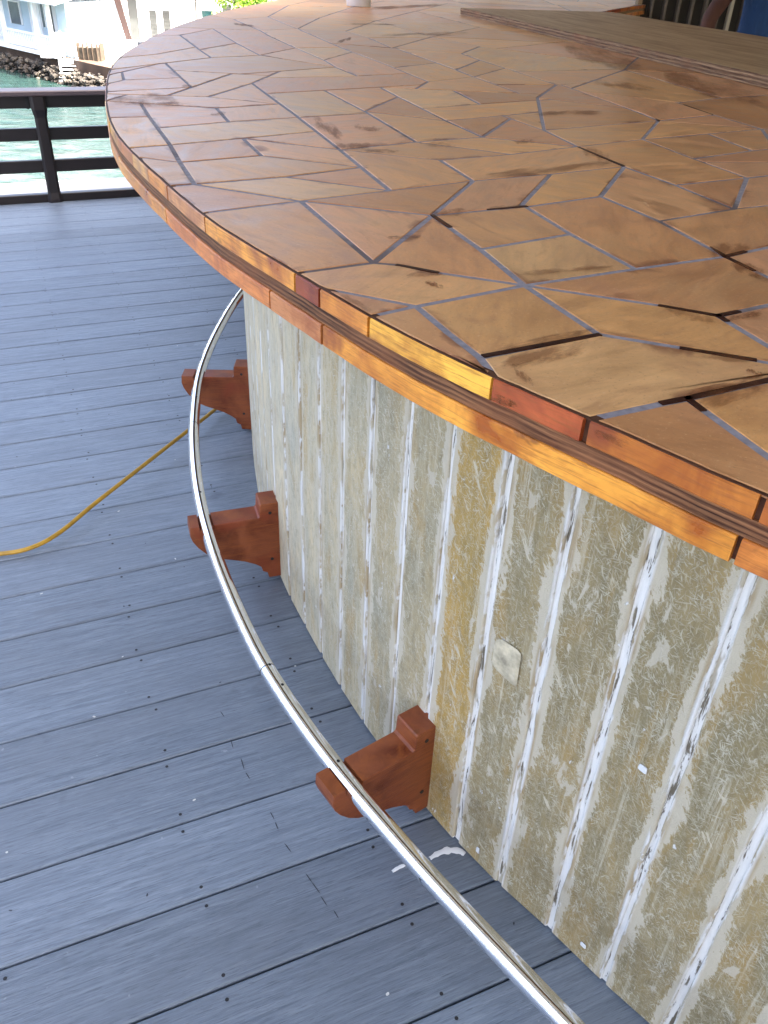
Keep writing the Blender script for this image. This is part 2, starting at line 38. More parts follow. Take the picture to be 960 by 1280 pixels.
TILES=[[[-0.409,1.633],[-0.348,1.474],[-0.203,1.556],[-0.072,1.661],[-0.27,1.723]],[[-0.409,1.633],[-0.27,1.723],[-0.333,1.884],[-0.464,1.786]],[[-0.409,1.633],[-0.464,1.786],[-0.536,1.739],[-0.522,1.71],[-0.508,1.684],[-0.497,1.662],[-0.493,1.661]],[[-0.409,1.633],[-0.493,1.661],[-0.48,1.629],[-0.465,1.6],[-0.45,1.571],[-0.434,1.542],[-0.418,1.513],[-0.403,1.484],[-0.386,1.452],[-0.348,1.474]],[[-0.464,1.786],[-0.333,1.884],[-0.189,2.002],[-0.247,2.168],[-0.397,2.071],[-0.532,1.957]],[[-0.464,1.786],[-0.532,1.957],[-0.584,2.087],[-0.668,2.054],[-0.658,2.023],[-0.645,1.99],[-0.633,1.959],[-0.621,1.928],[-0.609,1.899],[-0.597,1.87],[-0.585,1.842],[-0.572,1.815],[-0.56,1.789],[-0.548,1.763],[-0.536,1.739]],[[-0.591,2.573],[-0.786,2.425],[-0.778,2.392],[-0.721,2.397],[-0.62,2.407]],[[-0.62,2.407],[-0.514,2.417],[-0.443,2.704],[-0.425,2.828],[-0.416,2.885],[-0.535,2.894],[-0.591,2.573]],[[-0.778,2.392],[-0.776,2.383],[-0.762,2.337],[-0.745,2.28],[-0.721,2.397]],[[-0.399,3.003],[-0.231,3.172],[-0.527,3.426],[-0.678,3.286],[-0.788,3.08],[-0.721,2.906],[-0.535,2.894],[-0.509,2.892]],[[-0.509,2.892],[-0.416,2.885],[-0.399,3.003]],[[-0.678,3.286],[-0.527,3.426],[-0.677,3.807],[-0.768,3.52]],[[-0.678,3.286],[-0.768,3.52],[-0.797,3.597],[-0.877,3.308],[-0.965,3.171],[-0.959,3.106],[-0.947,3.043],[-0.935,2.981],[-0.92,2.918],[-0.906,2.858],[-0.806,3.047],[-0.788,3.08]],[[-0.768,3.52],[-0.677,3.807],[-0.891,4.402],[-0.958,4.033],[-0.797,3.597]],[[0.608,3.068],[0.506,2.985],[0.527,2.906]],[[0.527,2.906],[0.537,2.868],[0.684,2.78],[0.8,2.711],[0.813,2.703],[0.98,2.846],[0.82,3.488],[0.608,3.068]],[[1.459,4.302],[1.458,4.306],[1.419,4.47],[1.383,4.634],[1.35,4.8],[1.322,4.956],[1.089,4.283]],[[1.601,3.798],[1.6,3.8],[1.548,3.972],[1.501,4.141],[1.459,4.302],[1.089,4.283],[1.028,4.106],[0.998,4.019]],[[1.486,3.159],[1.757,3.327],[1.719,3.437],[1.657,3.621],[1.601,3.798],[1.08,3.989]],[[0.82,3.488],[0.821,3.484],[1.333,3.471],[1.08,3.989],[0.998,4.019],[0.871,3.652]],[[0.821,3.484],[0.98,2.846],[1.486,3.159],[1.333,3.471]],[[0.82,3.488],[0.826,3.506],[0.392,3.285],[0.489,2.972],[0.506,2.985],[0.608,3.068]],[[0.826,3.506],[0.871,3.652],[0.327,4.131],[0.229,3.797],[0.289,3.593],[0.365,3.37],[0.392,3.285]],[[1.949,2.706],[1.991,2.722],[1.926,2.879],[1.854,3.063],[1.784,3.25],[1.757,3.327],[1.662,3.268]],[[1.82,2.958],[1.662,3.268],[1.191,2.977],[1.423,2.593]],[[1.468,2.518],[1.949,2.706],[1.82,2.958],[1.423,2.593]],[[0.804,2.695],[0.851,2.497],[0.912,2.302],[1.468,2.518],[1.191,2.977],[0.98,2.846],[0.813,2.703]],[[0.291,8.135],[0.4,7.7],[0.99,7.848],[0.808,8.24]],[[0.646,8.589],[0.2,8.5],[0.291,8.135],[0.808,8.24]],[[0.813,8.231],[0.99,7.848],[1.2,7.9],[1.2,8.222]],[[1.2,8.7],[0.646,8.589],[0.813,8.231],[1.2,8.222]],[[1.668,8.047],[1.829,8.073],[1.877,8.179],[1.989,8.503],[1.67,8.583]],[[1.2,8.7],[1.2,7.972],[1.668,8.047],[1.67,8.583]],[[1.2,7.972],[1.2,7.9],[1.63,7.642],[1.689,7.769],[1.75,7.9],[1.813,8.037],[1.829,8.073]],[[1.084,9.162],[1.2,8.7],[1.502,8.624],[1.578,8.981]],[[1.677,9.448],[1.0,9.5],[1.084,9.162],[1.578,8.981]],[[1.618,9.17],[1.502,8.624],[1.748,8.563],[2.005,8.907]],[[2.369,9.395],[1.677,9.448],[1.618,9.17],[2.005,8.907]],[[2.027,8.493],[2.103,8.636],[2.2,8.8],[2.313,8.972],[2.441,9.152],[2.581,9.378],[2.369,9.395],[1.748,8.563],[1.989,8.503]],[[-0.321,2.351],[-0.459,2.248],[-0.397,2.071],[-0.247,2.168],[-0.256,2.196],[-0.315,2.355]],[[-0.315,2.355],[-0.374,2.518],[-0.443,2.704],[-0.514,2.417],[-0.321,2.351]],[[-0.068,2.74],[0.038,2.741],[0.059,2.832]],[[0.059,2.832],[0.078,2.911],[0.014,3.092],[-0.147,2.97],[-0.425,2.828],[-0.443,2.704],[-0.374,2.518],[-0.224,2.627],[-0.068,2.74]],[[-0.514,2.417],[-0.721,2.397],[-0.745,2.28],[-0.653,2.269],[-0.459,2.248],[-0.321,2.351]],[[0.758,6.979],[0.687,7.053],[0.5,7.1],[0.314,7.047]],[[0.862,5.376],[1.268,5.314],[1.268,5.319],[1.247,5.489],[1.231,5.651],[1.22,5.8],[1.214,5.934],[1.213,5.97],[1.03,5.999]],[[0.59,5.418],[0.862,5.376],[1.03,5.999],[0.663,6.057]],[[0.117,6.143],[0.327,5.458],[0.59,5.418],[0.663,6.057]],[[0.327,5.458],[0.403,5.211],[0.495,5.049],[1.308,5.047],[1.292,5.144],[1.268,5.314]],[[0.495,5.049],[0.56,4.934],[1.244,4.73],[1.322,4.956],[1.308,5.047]],[[0.56,4.934],[1.028,4.106],[1.244,4.73]],[[1.232,6.36],[1.25,6.5],[1.297,6.727],[1.34,6.89],[0.888,6.959],[0.721,6.497]],[[0.568,6.072],[1.213,5.97],[1.212,6.056],[1.215,6.17],[1.222,6.279],[1.232,6.36],[0.721,6.497]],[[0.158,6.743],[0.101,6.49],[0.586,6.124],[0.789,6.687]],[[0.101,6.49],[0.063,6.32],[0.117,6.143],[0.568,6.072],[0.586,6.124]],[[0.314,7.047],[0.22,7.02],[0.158,6.743],[0.789,6.687],[0.888,6.959],[0.758,6.979]],[[0.291,2.908],[0.232,3.08],[0.078,2.911],[0.038,2.741],[0.15,2.742],[0.347,2.744]],[[0.347,2.744],[0.415,2.744],[0.489,2.972],[0.291,2.908]],[[0.489,2.972],[0.415,2.744],[0.391,2.671],[0.429,2.651],[0.623,2.549],[0.537,2.868],[0.506,2.985]],[[0.489,2.972],[0.365,3.37],[0.232,3.08],[0.291,2.908]],[[0.752,0.166],[0.766,0.155],[1.078,0.571],[0.438,0.806],[0.287,0.726],[0.369,0.502],[0.39,0.479],[0.416,0.456],[0.444,0.431],[0.473,0.405],[0.505,0.378],[0.537,0.35],[0.57,0.321],[0.605,0.292],[0.64,0.262],[0.676,0.231],[0.714,0.199]],[[-0.797,3.597],[-0.958,4.033],[-1.049,3.92],[-1.059,3.908],[-1.039,3.784],[-1.031,3.696],[-1.023,3.613],[-1.015,3.537],[-1.008,3.467],[-1.001,3.404],[-0.995,3.347],[-0.988,3.296],[-0.982,3.251],[-0.965,3.171],[-0.877,3.308]],[[0.464,7.314],[0.47,7.28],[0.687,7.053],[0.758,6.979],[1.201,6.911],[1.211,7.39]],[[0.533,7.733],[0.4,7.7],[0.464,7.314],[1.211,7.39],[1.213,7.481]],[[1.222,7.887],[1.2,7.9],[0.533,7.733],[1.213,7.481]],[[1.34,6.89],[1.4,7.065],[1.44,7.18],[1.483,7.296],[1.529,7.41],[1.579,7.526],[1.63,7.642],[1.222,7.887],[1.201,6.911]],[[-0.274,6.879],[-0.363,6.437],[0.063,6.32],[0.22,7.02]],[[-0.274,6.879],[0.22,7.02],[0.315,7.442],[-0.173,7.378]],[[-0.715,6.802],[-0.773,6.307],[-0.363,6.437],[-0.286,6.819]],[[-0.274,6.879],[-0.173,7.378],[-0.654,7.315],[-0.715,6.802],[-0.286,6.819]],[[0.315,7.442],[0.47,7.28],[0.44,7.458]],[[-0.312,7.635],[-0.813,7.59],[-0.831,7.496],[-0.854,7.37],[-0.867,7.287],[-0.654,7.315],[-0.344,7.355]],[[0.44,7.458],[0.4,7.7],[-0.312,7.635],[-0.344,7.355],[-0.173,7.378],[0.315,7.442]],[[-0.867,7.287],[-0.875,7.244],[-0.894,7.117],[-0.912,6.99],[-0.929,6.863],[-0.945,6.736],[-0.96,6.608],[-0.974,6.481],[-0.973,6.244],[-0.773,6.307],[-0.654,7.315]],[[0.232,1.847],[0.08,1.756],[0.135,1.59],[0.288,1.675],[0.45,1.774],[0.388,1.961]],[[0.232,1.847],[0.388,1.961],[0.184,2.024],[0.033,1.933]],[[0.232,1.847],[0.033,1.933],[-0.123,1.814],[0.08,1.756]],[[0.033,1.933],[0.184,2.024],[0.108,2.217],[-0.094,2.299],[-0.084,2.272]],[[0.033,1.933],[-0.084,2.272],[-0.247,2.168],[-0.189,2.002],[-0.123,1.814]],[[0.133,0.725],[0.142,0.716],[0.151,0.708],[0.159,0.699],[0.167,0.691],[0.175,0.683],[0.184,0.675],[0.261,0.714],[0.287,0.726],[0.438,0.806],[0.434,0.808],[0.316,0.851],[0.23,0.88],[0.092,0.801],[0.103,0.756],[0.114,0.744],[0.124,0.735]],[[0.126,4.495],[-0.169,4.309],[-0.053,3.895]],[[0.126,4.495],[-0.053,3.895],[-0.036,3.889],[0.229,3.797],[0.327,4.131]],[[0.708,4.486],[0.768,4.565],[0.403,5.211],[0.128,4.501]],[[0.126,4.495],[0.327,4.131],[0.393,4.073],[0.708,4.486],[0.128,4.501]],[[0.393,4.073],[0.871,3.652],[1.028,4.106],[0.768,4.565]],[[0.126,4.495],[0.403,5.211],[0.336,5.429],[-0.15,5.29]],[[0.336,5.429],[0.063,6.32],[-0.166,5.336],[-0.15,5.29]],[[0.126,4.495],[-0.166,5.336],[-0.288,4.589],[-0.169,4.309]],[[-0.166,5.336],[-0.055,5.816],[-0.425,5.896],[-0.482,5.388]],[[-0.055,5.816],[0.063,6.32],[-0.363,6.437],[-0.425,5.896]],[[-0.166,5.336],[-0.482,5.388],[-0.521,4.603],[-0.288,4.589]],[[0.316,0.851],[0.434,0.808],[0.386,0.954],[0.323,0.981],[0.165,1.032],[0.23,0.88]],[[0.434,0.808],[0.438,0.806],[1.078,0.571],[1.1,0.6],[0.651,1.114],[0.527,1.039],[0.386,0.954]],[[-0.188,1.127],[-0.176,1.111],[-0.165,1.095],[-0.153,1.079],[-0.142,1.064],[-0.132,1.049],[-0.125,1.04],[-0.029,1.095],[-0.158,1.395],[-0.299,1.296],[-0.293,1.286],[-0.285,1.272],[-0.277,1.259],[-0.269,1.246],[-0.261,1.233],[-0.252,1.219],[-0.242,1.205],[-0.232,1.191],[-0.222,1.176],[-0.211,1.16],[-0.2,1.144]],[[-0.024,7.661],[0.4,7.7],[0.2,8.5],[0.182,8.497],[-0.188,7.928]],[[0.182,8.497],[-0.389,8.416],[-0.403,8.278],[-0.188,7.928]],[[-0.427,7.625],[-0.024,7.661],[-0.403,8.278],[-0.462,7.709]],[[-0.389,8.416],[-0.609,8.384],[-0.615,8.365],[-0.653,8.243],[-0.665,8.202],[-0.462,7.709]],[[-0.807,7.622],[-0.813,7.59],[-0.427,7.625],[-0.665,8.202],[-0.688,8.12],[-0.721,7.996],[-0.752,7.872],[-0.781,7.747]],[[0.912,2.302],[0.744,2.197],[0.786,2.005],[0.853,2.044]],[[0.912,2.302],[0.853,2.044],[2.001,2.699],[1.991,2.722]],[[0.912,2.302],[0.851,2.497],[0.665,2.361]],[[0.912,2.302],[0.665,2.361],[0.559,2.083],[0.744,2.197]],[[0.744,2.197],[0.559,2.083],[0.62,1.885],[0.786,2.005]],[[-0.231,3.172],[-0.399,3.003],[-0.425,2.828],[-0.147,2.97]],[[-0.231,3.172],[-0.147,2.97],[0.014,3.092],[-0.035,3.232],[-0.053,3.285],[-0.202,3.675],[-0.288,3.366]],[[-0.231,3.172],[-0.288,3.366],[-0.43,3.729],[-0.527,3.426]],[[-0.288,3.366],[-0.202,3.675],[-0.263,3.834],[-0.43,3.729]],[[0.429,2.651],[0.386,2.622],[0.366,2.416],[0.339,2.145],[0.665,2.361],[0.643,2.473],[0.623,2.549]],[[0.429,2.651],[0.391,2.671],[0.386,2.622]],[[0.623,2.549],[0.643,2.473],[0.665,2.361],[0.851,2.497],[0.8,2.711],[0.684,2.78],[0.537,2.868]],[[0.274,2.289],[0.339,2.145],[0.366,2.416],[0.255,2.33]],[[0.255,2.33],[0.108,2.217],[0.184,2.024],[0.274,2.289]],[[0.108,2.217],[0.366,2.416],[0.386,2.622],[0.212,2.502],[0.051,2.385]],[[0.108,2.217],[0.051,2.385],[-0.012,2.567],[-0.094,2.299]],[[0.051,2.385],[0.212,2.502],[0.15,2.742],[0.038,2.741],[-0.068,2.74],[-0.012,2.567]],[[-0.459,2.248],[-0.653,2.269],[-0.584,2.087],[-0.532,1.957],[-0.397,2.071]],[[2.0,0.2],[1.673,-0.563],[1.69,-0.574],[1.764,-0.626]],[[2.0,0.2],[2.375,1.075],[2.2,0.9]],[[1.375,1.012],[1.1,0.6],[1.519,0.414],[1.761,0.691]],[[2.012,0.98],[1.5,1.2],[1.375,1.012],[1.761,0.691]],[[2.0,0.2],[2.2,0.9],[2.012,0.98],[1.519,0.414]],[[1.107,0.597],[1.1,0.6],[1.078,0.571],[0.766,0.155],[0.792,0.133],[0.834,0.098],[0.877,0.063],[0.921,0.025],[0.968,-0.013],[1.016,-0.053],[1.033,-0.067]],[[1.099,0.526],[1.033,-0.067],[1.067,-0.095],[1.07,-0.098],[1.321,-0.004]],[[1.939,0.227],[1.107,0.597],[1.099,0.526],[1.321,-0.004]],[[1.252,-0.03],[1.07,-0.098],[1.12,-0.138],[1.175,-0.183],[1.231,-0.228],[1.29,-0.275],[1.352,-0.323],[1.415,-0.372],[1.442,-0.393]],[[2.0,0.2],[1.939,0.227],[1.252,-0.03],[1.442,-0.393],[1.48,-0.422],[1.548,-0.472],[1.618,-0.523],[1.673,-0.563]],[[0.064,0.796],[0.074,0.785],[0.084,0.774],[0.094,0.764],[0.103,0.756],[0.092,0.801],[0.061,0.865],[0.027,0.941],[-0.025,0.903],[-0.021,0.897],[-0.012,0.885],[-0.003,0.874],[0.006,0.863],[0.015,0.851],[0.025,0.84],[0.034,0.829],[0.044,0.818],[0.054,0.807]],[[-0.014,1.491],[-0.158,1.395],[0.055,1.343],[0.135,1.59]],[[-0.014,1.491],[0.135,1.59],[0.08,1.756],[-0.123,1.814],[-0.072,1.661]],[[-0.014,1.491],[-0.072,1.661],[-0.203,1.556]],[[-0.014,1.491],[-0.203,1.556],[-0.348,1.474],[-0.158,1.395]],[[-0.072,1.661],[-0.123,1.814],[-0.333,1.884],[-0.27,1.723]],[[-0.677,3.807],[-0.527,3.426],[-0.43,3.729],[-0.596,4.176],[-0.676,4.428],[-0.891,4.402]],[[0.119,3.439],[-0.035,3.232],[0.014,3.092],[0.078,2.911],[0.232,3.08],[0.182,3.256]],[[0.119,3.439],[0.182,3.256],[0.289,3.593],[0.229,3.797],[-0.036,3.889]],[[-0.053,3.895],[-0.169,4.309],[-0.288,4.589],[-0.521,4.603],[-0.314,3.986]],[[-0.314,3.986],[-0.263,3.834],[-0.202,3.675],[-0.053,3.285],[-0.035,3.232],[0.119,3.439],[-0.036,3.889],[-0.053,3.895]],[[0.184,0.675],[0.19,0.668],[0.198,0.661],[0.205,0.654],[0.212,0.647],[0.219,0.64],[0.225,0.633],[0.233,0.625],[0.24,0.618],[0.248,0.61],[0.257,0.601],[0.266,0.591],[0.278,0.58],[0.291,0.568],[0.306,0.554],[0.324,0.538],[0.343,0.52],[0.369,0.502],[0.287,0.726],[0.261,0.714]],[[1.5,1.609],[1.5,1.2],[1.808,1.068],[1.928,1.247],[1.881,1.636]],[[1.826,2.093],[1.5,2.0],[1.5,1.937],[1.5,1.905],[1.5,1.625],[1.5,1.609],[1.881,1.636]],[[2.376,1.921],[2.33,2.007],[2.244,2.175],[2.228,2.208],[1.826,2.093],[1.928,1.247]],[[2.567,1.267],[2.7,1.4],[2.667,1.444],[2.583,1.566],[2.5,1.7],[2.416,1.848],[2.376,1.921],[2.159,1.594]],[[2.375,1.075],[2.567,1.267],[2.159,1.594],[1.808,1.068],[2.2,0.9]],[[-1.078,4.491],[-1.075,4.39],[-0.891,4.402],[-0.676,4.428],[-0.901,5.007],[-1.066,5.204],[-1.071,5.144],[-1.074,5.032],[-1.077,4.922],[-1.079,4.813],[-1.08,4.705],[-1.079,4.597]],[[-0.123,1.814],[-0.189,2.002],[-0.333,1.884]],[[0.687,7.053],[0.47,7.28],[0.5,7.1]],[[0.5,7.1],[0.47,7.28],[0.315,7.442],[0.22,7.02]],[[-0.247,2.168],[-0.084,2.272],[-0.094,2.299],[-0.224,2.627],[-0.374,2.518],[-0.256,2.196]],[[-0.858,2.818],[-0.806,3.047],[-0.906,2.858],[-0.896,2.816],[-0.877,2.74]],[[-0.876,2.74],[-0.866,2.7],[-0.855,2.658],[-0.843,2.614],[-0.827,2.569],[-0.804,2.653],[-0.858,2.818]],[[0.559,2.083],[0.388,1.961],[0.45,1.774],[0.515,1.631],[0.678,1.72],[0.63,1.855],[0.62,1.885]],[[0.559,2.083],[0.665,2.361],[0.339,2.145],[0.388,1.961]],[[1.397,2.354],[0.853,2.044],[0.786,2.005],[0.62,1.885],[0.63,1.855],[1.011,1.919],[1.434,1.989]],[[1.713,2.535],[1.397,2.354],[1.434,1.989],[1.5,2.0],[1.96,2.131]],[[2.228,2.208],[2.159,2.348],[2.078,2.524],[2.001,2.699],[1.713,2.535],[1.96,2.131]],[[-0.43,3.729],[-0.263,3.834],[-0.521,4.603],[-0.676,4.428],[-0.596,4.176]],[[0.415,2.744],[0.15,2.742],[0.212,2.502],[0.386,2.622],[0.391,2.671]],[[0.354,1.518],[0.212,1.423],[0.262,1.274],[0.325,1.119],[0.47,1.194],[0.42,1.37]],[[0.354,1.518],[0.42,1.37],[0.573,1.47],[0.515,1.631],[0.45,1.774]],[[0.354,1.518],[0.45,1.774],[0.288,1.675],[0.201,1.418],[0.212,1.423]],[[0.42,1.37],[0.47,1.194],[1.5,1.905],[1.5,1.937],[0.573,1.47]],[[-0.025,0.903],[0.027,0.941],[-0.085,0.987],[-0.078,0.974],[-0.07,0.963],[-0.062,0.952],[-0.054,0.941],[-0.046,0.93],[-0.038,0.919],[-0.03,0.908]],[[-0.333,1.356],[-0.322,1.336],[-0.312,1.318],[-0.299,1.296],[-0.158,1.395],[-0.348,1.474],[-0.386,1.452],[-0.373,1.428],[-0.359,1.402],[-0.345,1.378]],[[-0.766,5.805],[-0.773,6.307],[-0.973,6.244],[-0.999,6.227],[-1.01,6.101],[-1.021,5.976],[-1.03,5.852],[-1.034,5.803]],[[-1.066,5.258],[-1.066,5.204],[-0.901,5.007],[-0.759,5.276],[-0.766,5.805],[-1.034,5.803],[-1.039,5.73],[-1.047,5.609],[-1.054,5.49],[-1.061,5.373]],[[-0.958,4.033],[-0.891,4.402],[-1.075,4.39],[-1.071,4.28],[-1.066,4.176],[-1.06,4.074],[-1.054,3.974],[-1.049,3.92]],[[1.5,1.905],[0.47,1.194],[0.527,1.039],[0.651,1.114],[1.5,1.625]],[[1.5,1.937],[1.5,2.0],[1.011,1.919],[0.678,1.72],[0.573,1.47]],[[0.23,0.88],[0.165,1.032],[0.027,0.941],[0.061,0.865],[0.092,0.801]],[[0.232,3.08],[0.365,3.37],[0.289,3.593],[0.182,3.256]],[[1.323,0.934],[1.5,1.2],[1.5,1.625],[0.856,1.237]],[[1.1,0.6],[1.323,0.934],[0.856,1.237],[0.651,1.114]],[[-0.759,5.276],[-0.901,5.007],[-0.676,4.428],[-0.521,4.603]],[[-0.759,5.276],[-0.521,4.603],[-0.482,5.388]],[[-0.415,5.976],[-0.363,6.437],[-0.773,6.307],[-0.766,5.78]],[[-0.759,5.276],[-0.482,5.388],[-0.415,5.976],[-0.766,5.78]],[[-0.158,1.395],[-0.029,1.095],[0.055,1.343]],[[0.678,1.72],[0.515,1.631],[0.573,1.47]],[[0.678,1.72],[1.011,1.919],[0.63,1.855]],[[0.165,1.032],[0.323,0.981],[0.386,0.954],[0.527,1.039],[0.47,1.194],[0.325,1.119]],[[0.165,1.032],[0.325,1.119],[0.262,1.274],[0.119,1.177]],[[0.165,1.032],[0.119,1.177],[0.055,1.343],[-0.029,1.095],[0.007,1.09],[0.048,1.069]],[[0.165,1.032],[0.048,1.069],[0.007,1.09],[-0.029,1.095],[-0.125,1.04],[-0.122,1.035],[-0.112,1.022],[-0.103,1.009],[-0.095,0.997],[-0.085,0.987],[0.027,0.941]],[[-0.858,2.818],[-0.804,2.653],[-0.662,2.755],[-0.721,2.906],[-0.788,3.08],[-0.806,3.047]],[[-0.804,2.653],[-0.827,2.569],[-0.817,2.523],[-0.803,2.476],[-0.786,2.425],[-0.591,2.573],[-0.662,2.755]],[[-0.584,2.087],[-0.653,2.269],[-0.745,2.28],[-0.735,2.249],[-0.721,2.208],[-0.708,2.168],[-0.695,2.129],[-0.683,2.093],[-0.668,2.054]],[[0.201,1.418],[0.055,1.343],[0.119,1.177],[0.262,1.274],[0.212,1.423]],[[0.201,1.418],[0.288,1.675],[0.135,1.59],[0.055,1.343]],[[-0.012,2.567],[-0.068,2.74],[-0.224,2.627],[-0.094,2.299]],[[0.388,1.961],[0.339,2.145],[0.274,2.289],[0.184,2.024]],[[-0.591,2.573],[-0.535,2.894],[-0.721,2.906],[-0.662,2.755]]]
HT=1.102                       # height of the counter top above the deck
# ------------------------------------------------------------------ helpers
def tag(o,label=None,cat=None,group=None,kind=None):
    if label: o['label']=label
    if cat: o['category']=cat
    if group: o['group']=group
    if kind: o['kind']=kind
    return o
def mesh(name,vs,fs,smooth=False):
    me=bpy.data.meshes.new(name); me.from_pydata([tuple(v) for v in vs],[],fs); me.update()
    if smooth: me.polygons.foreach_set('use_smooth',[True]*len(me.polygons))
    return me
def put(name,me,mat=None,parent=None,color=None,loc=None,rz=None):
    o=bpy.data.objects.new(name,me); col.objects.link(o)
    if mat and me and len(me.materials)==0: me.materials.append(mat)
    if parent: o.parent=parent
    if color: o.color=(*color,1)
    if loc is not None: o.location=loc
    if rz is not None: o.rotation_euler=(0,0,rz)
    return o
def empty(name,loc=(0,0,0),rz=0,parent=None):
    o=bpy.data.objects.new(name,None); col.objects.link(o); o.location=loc; o.rotation_euler=(0,0,rz)
    o.empty_display_size=.1
    if parent: o.parent=parent
    return o
class MB:
    def __init__(s): s.v=[]; s.f=[]
    def add(s,vs,fs):
        n=len(s.v); s.v+=[Vector(v) for v in vs]; s.f+=[tuple(i+n for i in f) for f in fs]; return s
    def box(s,x0,x1,y0,y1,z0,z1):
        return s.add([(x0,y0,z0),(x1,y0,z0),(x1,y1,z0),(x0,y1,z0),(x0,y0,z1),(x1,y0,z1),(x1,y1,z1),(x0,y1,z1)],
          [(0,3,2,1),(4,5,6,7),(0,1,5,4),(1,2,6,5),(2,3,7,6),(3,0,4,7)])
    def bar(s,a,b,wx,wz,c=0.0,upv=Vector((0,0,1))):
        # box bar from a to b with chamfered corners
        a=Vector(a);b=Vector(b);d=(b-a).normalized()
        sd_=d.cross(upv)
        if sd_.length<1e-4: sd_=Vector((1,0,0))
        sd_.normalize(); u_=sd_.cross(d).normalized()
        hx,hz=wx/2,wz/2
        if c>0: pr=[(hx-c,-hz),(hx,-hz+c),(hx,hz-c),(hx-c,hz),(-hx+c,hz),(-hx,hz-c),(-hx,-hz+c),(-hx+c,-hz)]
        else: pr=[(hx,-hz),(hx,hz),(-hx,hz),(-hx,-hz)]
        n=len(pr)
        vs=[a+sd_*x+u_*z for x,z in pr]+[b+sd_*x+u_*z for x,z in pr]
        fs=[(i,(i+1)%n,n+(i+1)%n,n+i) for i in range(n)]+[tuple(range(n))[::-1],tuple(range(n,2*n))]
        return s.add(vs,fs)
    def tube(s,pts,r,n=12,cap=True,taper=None):
        pts=[Vector(q) for q in pts]; rings=[]
        prev=None
        for i,q in enumerate(pts):
            d=(pts[min(i+1,len(pts)-1)]-pts[max(i-1,0)]).normalized()
            if prev is None:
                a=Vector((0,0,1)) if abs(d.z)<.9 else Vector((1,0,0))
            else: a=prev
            sx=d.cross(a).normalized(); sy=sx.cross(d).normalized(); prev=sy
            rr=r if taper is None else r*taper[i]
            rings.append([q+(sx*math.cos(2*math.pi*k/n)+sy*math.sin(2*math.pi*k/n))*rr for k in range(n)])
        b=len(s.v)
        for ring in rings: s.v+=ring
        for i in range(len(pts)-1):
            for k in range(n):
                s.f.append((b+i*n+k,b+i*n+(k+1)%n,b+(i+1)*n+(k+1)%n,b+(i+1)*n+k))
        if cap:
            s.f.append(tuple(b+k for k in range(n))[::-1]); s.f.append(tuple(b+(len(pts)-1)*n+k for k in range(n)))
        return s
    def lathe(s,prof,c=(0,0,0),n=28):
        b=len(s.v)
        for r_,z in prof:
            for k in range(n): s.v.append(Vector((c[0]+r_*math.cos(2*math.pi*k/n),c[1]+r_*math.sin(2*math.pi*k/n),c[2]+z)))
        for i in range(len(prof)-1):
            for k in range(n): s.f.append((b+i*n+k,b+i*n+(k+1)%n,b+(i+1)*n+(k+1)%n,b+(i+1)*n+k))
        return s
    def me(s,name,smooth=False): return mesh(name,s.v,s.f,smooth)
    def put(s,name,mat,parent=None,smooth=False,color=None,loc=None,rz=None): return put(name,s.me(name,smooth),mat,parent,color,loc,rz)
def catmull(P,n=8):
    P=[Vector((q[0],q[1],q[2] if len(q)>2 else 0)) for q in P]
    Q=[2*P[0]-P[1]]+P+[2*P[-1]-P[-2]]; o=[]
    for i in range(1,len(Q)-2):
        a,b,c,d=Q[i-1:i+3]
        for k in range(n):
            t=k/n; o.append(.5*((2*b)+(c-a)*t+(2*a-5*b+4*c-d)*t*t+(3*b-a-3*c+d)*t**3))
    o.append(P[-1]); return o
def smooth_line(L,it):
    L=[v.copy() for v in L]
    for _ in range(it):
        L=[L[0]]+[.25*L[i-1]+.5*L[i]+.25*L[i+1] for i in range(1,len(L)-1)]+[L[-1]]
    return L
class Path:
    """plan polyline with arc length"""
    def __init__(s,pts):
        s.p=[Vector((q[0],q[1],0)) for q in pts]; s.s=[0]
        for a,b in zip(s.p[:-1],s.p[1:]): s.s.append(s.s[-1]+(b-a).length)
        s.L=s.s[-1]
    def at(s,t):
        t=min(max(t,0),s.L)
        for i in range(len(s.p)-1):
            if t<=s.s[i+1] or i==len(s.p)-2:
                k=(t-s.s[i])/max(s.s[i+1]-s.s[i],1e-9); return s.p[i].lerp(s.p[i+1],k)
    def tan(s,t): return (s.at(t+.02)-s.at(t-.02)).normalized()
    def near(s,q):
        q=Vector((q[0],q[1],0)); best=(9e9,0)
        for i in range(len(s.p)-1):
            a,b=s.p[i],s.p[i+1]; r=b-a; k=min(max((q-a).dot(r)/r.length_squared,0),1)
            d=(a+r*k-q).length
            if d<best[0]: best=(d,s.s[i]+k*r.length)
        return best[1]
    def cut(s,a,b):
        o=[s.at(a)]+[s.p[i] for i in range(len(s.p)) if a+1e-4<s.s[i]<b-1e-4]+[s.at(b)]
        return o
def strip(path,a,b,o0,o1,z0,z1,name,c=0.0):
    """block following the plan path from arc a to b, between offsets o0 (outer) and o1 (inner, to the right of travel) and z0..z1"""
    pts=path.cut(a,b); n=len(pts); vs=[];fs=[]
    pr=[(o0+c,z0),(o0,z0+c),(o0,z1-c),(o0+c,z1),(o1,z1),(o1,z0)] if c else [(o0,z0),(o0,z1),(o1,z1),(o1,z0)]
    m=len(pr)
    for i,q in enumerate(pts):
        t=(pts[min(i+1,n-1)]-pts[max(i-1,0)]).normalized(); nr=Vector((t.y,-t.x,0))
        for o_,z in pr: vs.append(Vector((q.x+nr.x*o_,q.y+nr.y*o_,z)))
    for i in range(n-1):
        for k in range(m): fs.append((i*m+k,(i+1)*m+k,(i+1)*m+(k+1)%m,i*m+(k+1)%m))
    fs.append(tuple(range(m))); fs.append(tuple((n-1)*m+k for k in range(m))[::-1])
    return mesh(name,vs,fs)
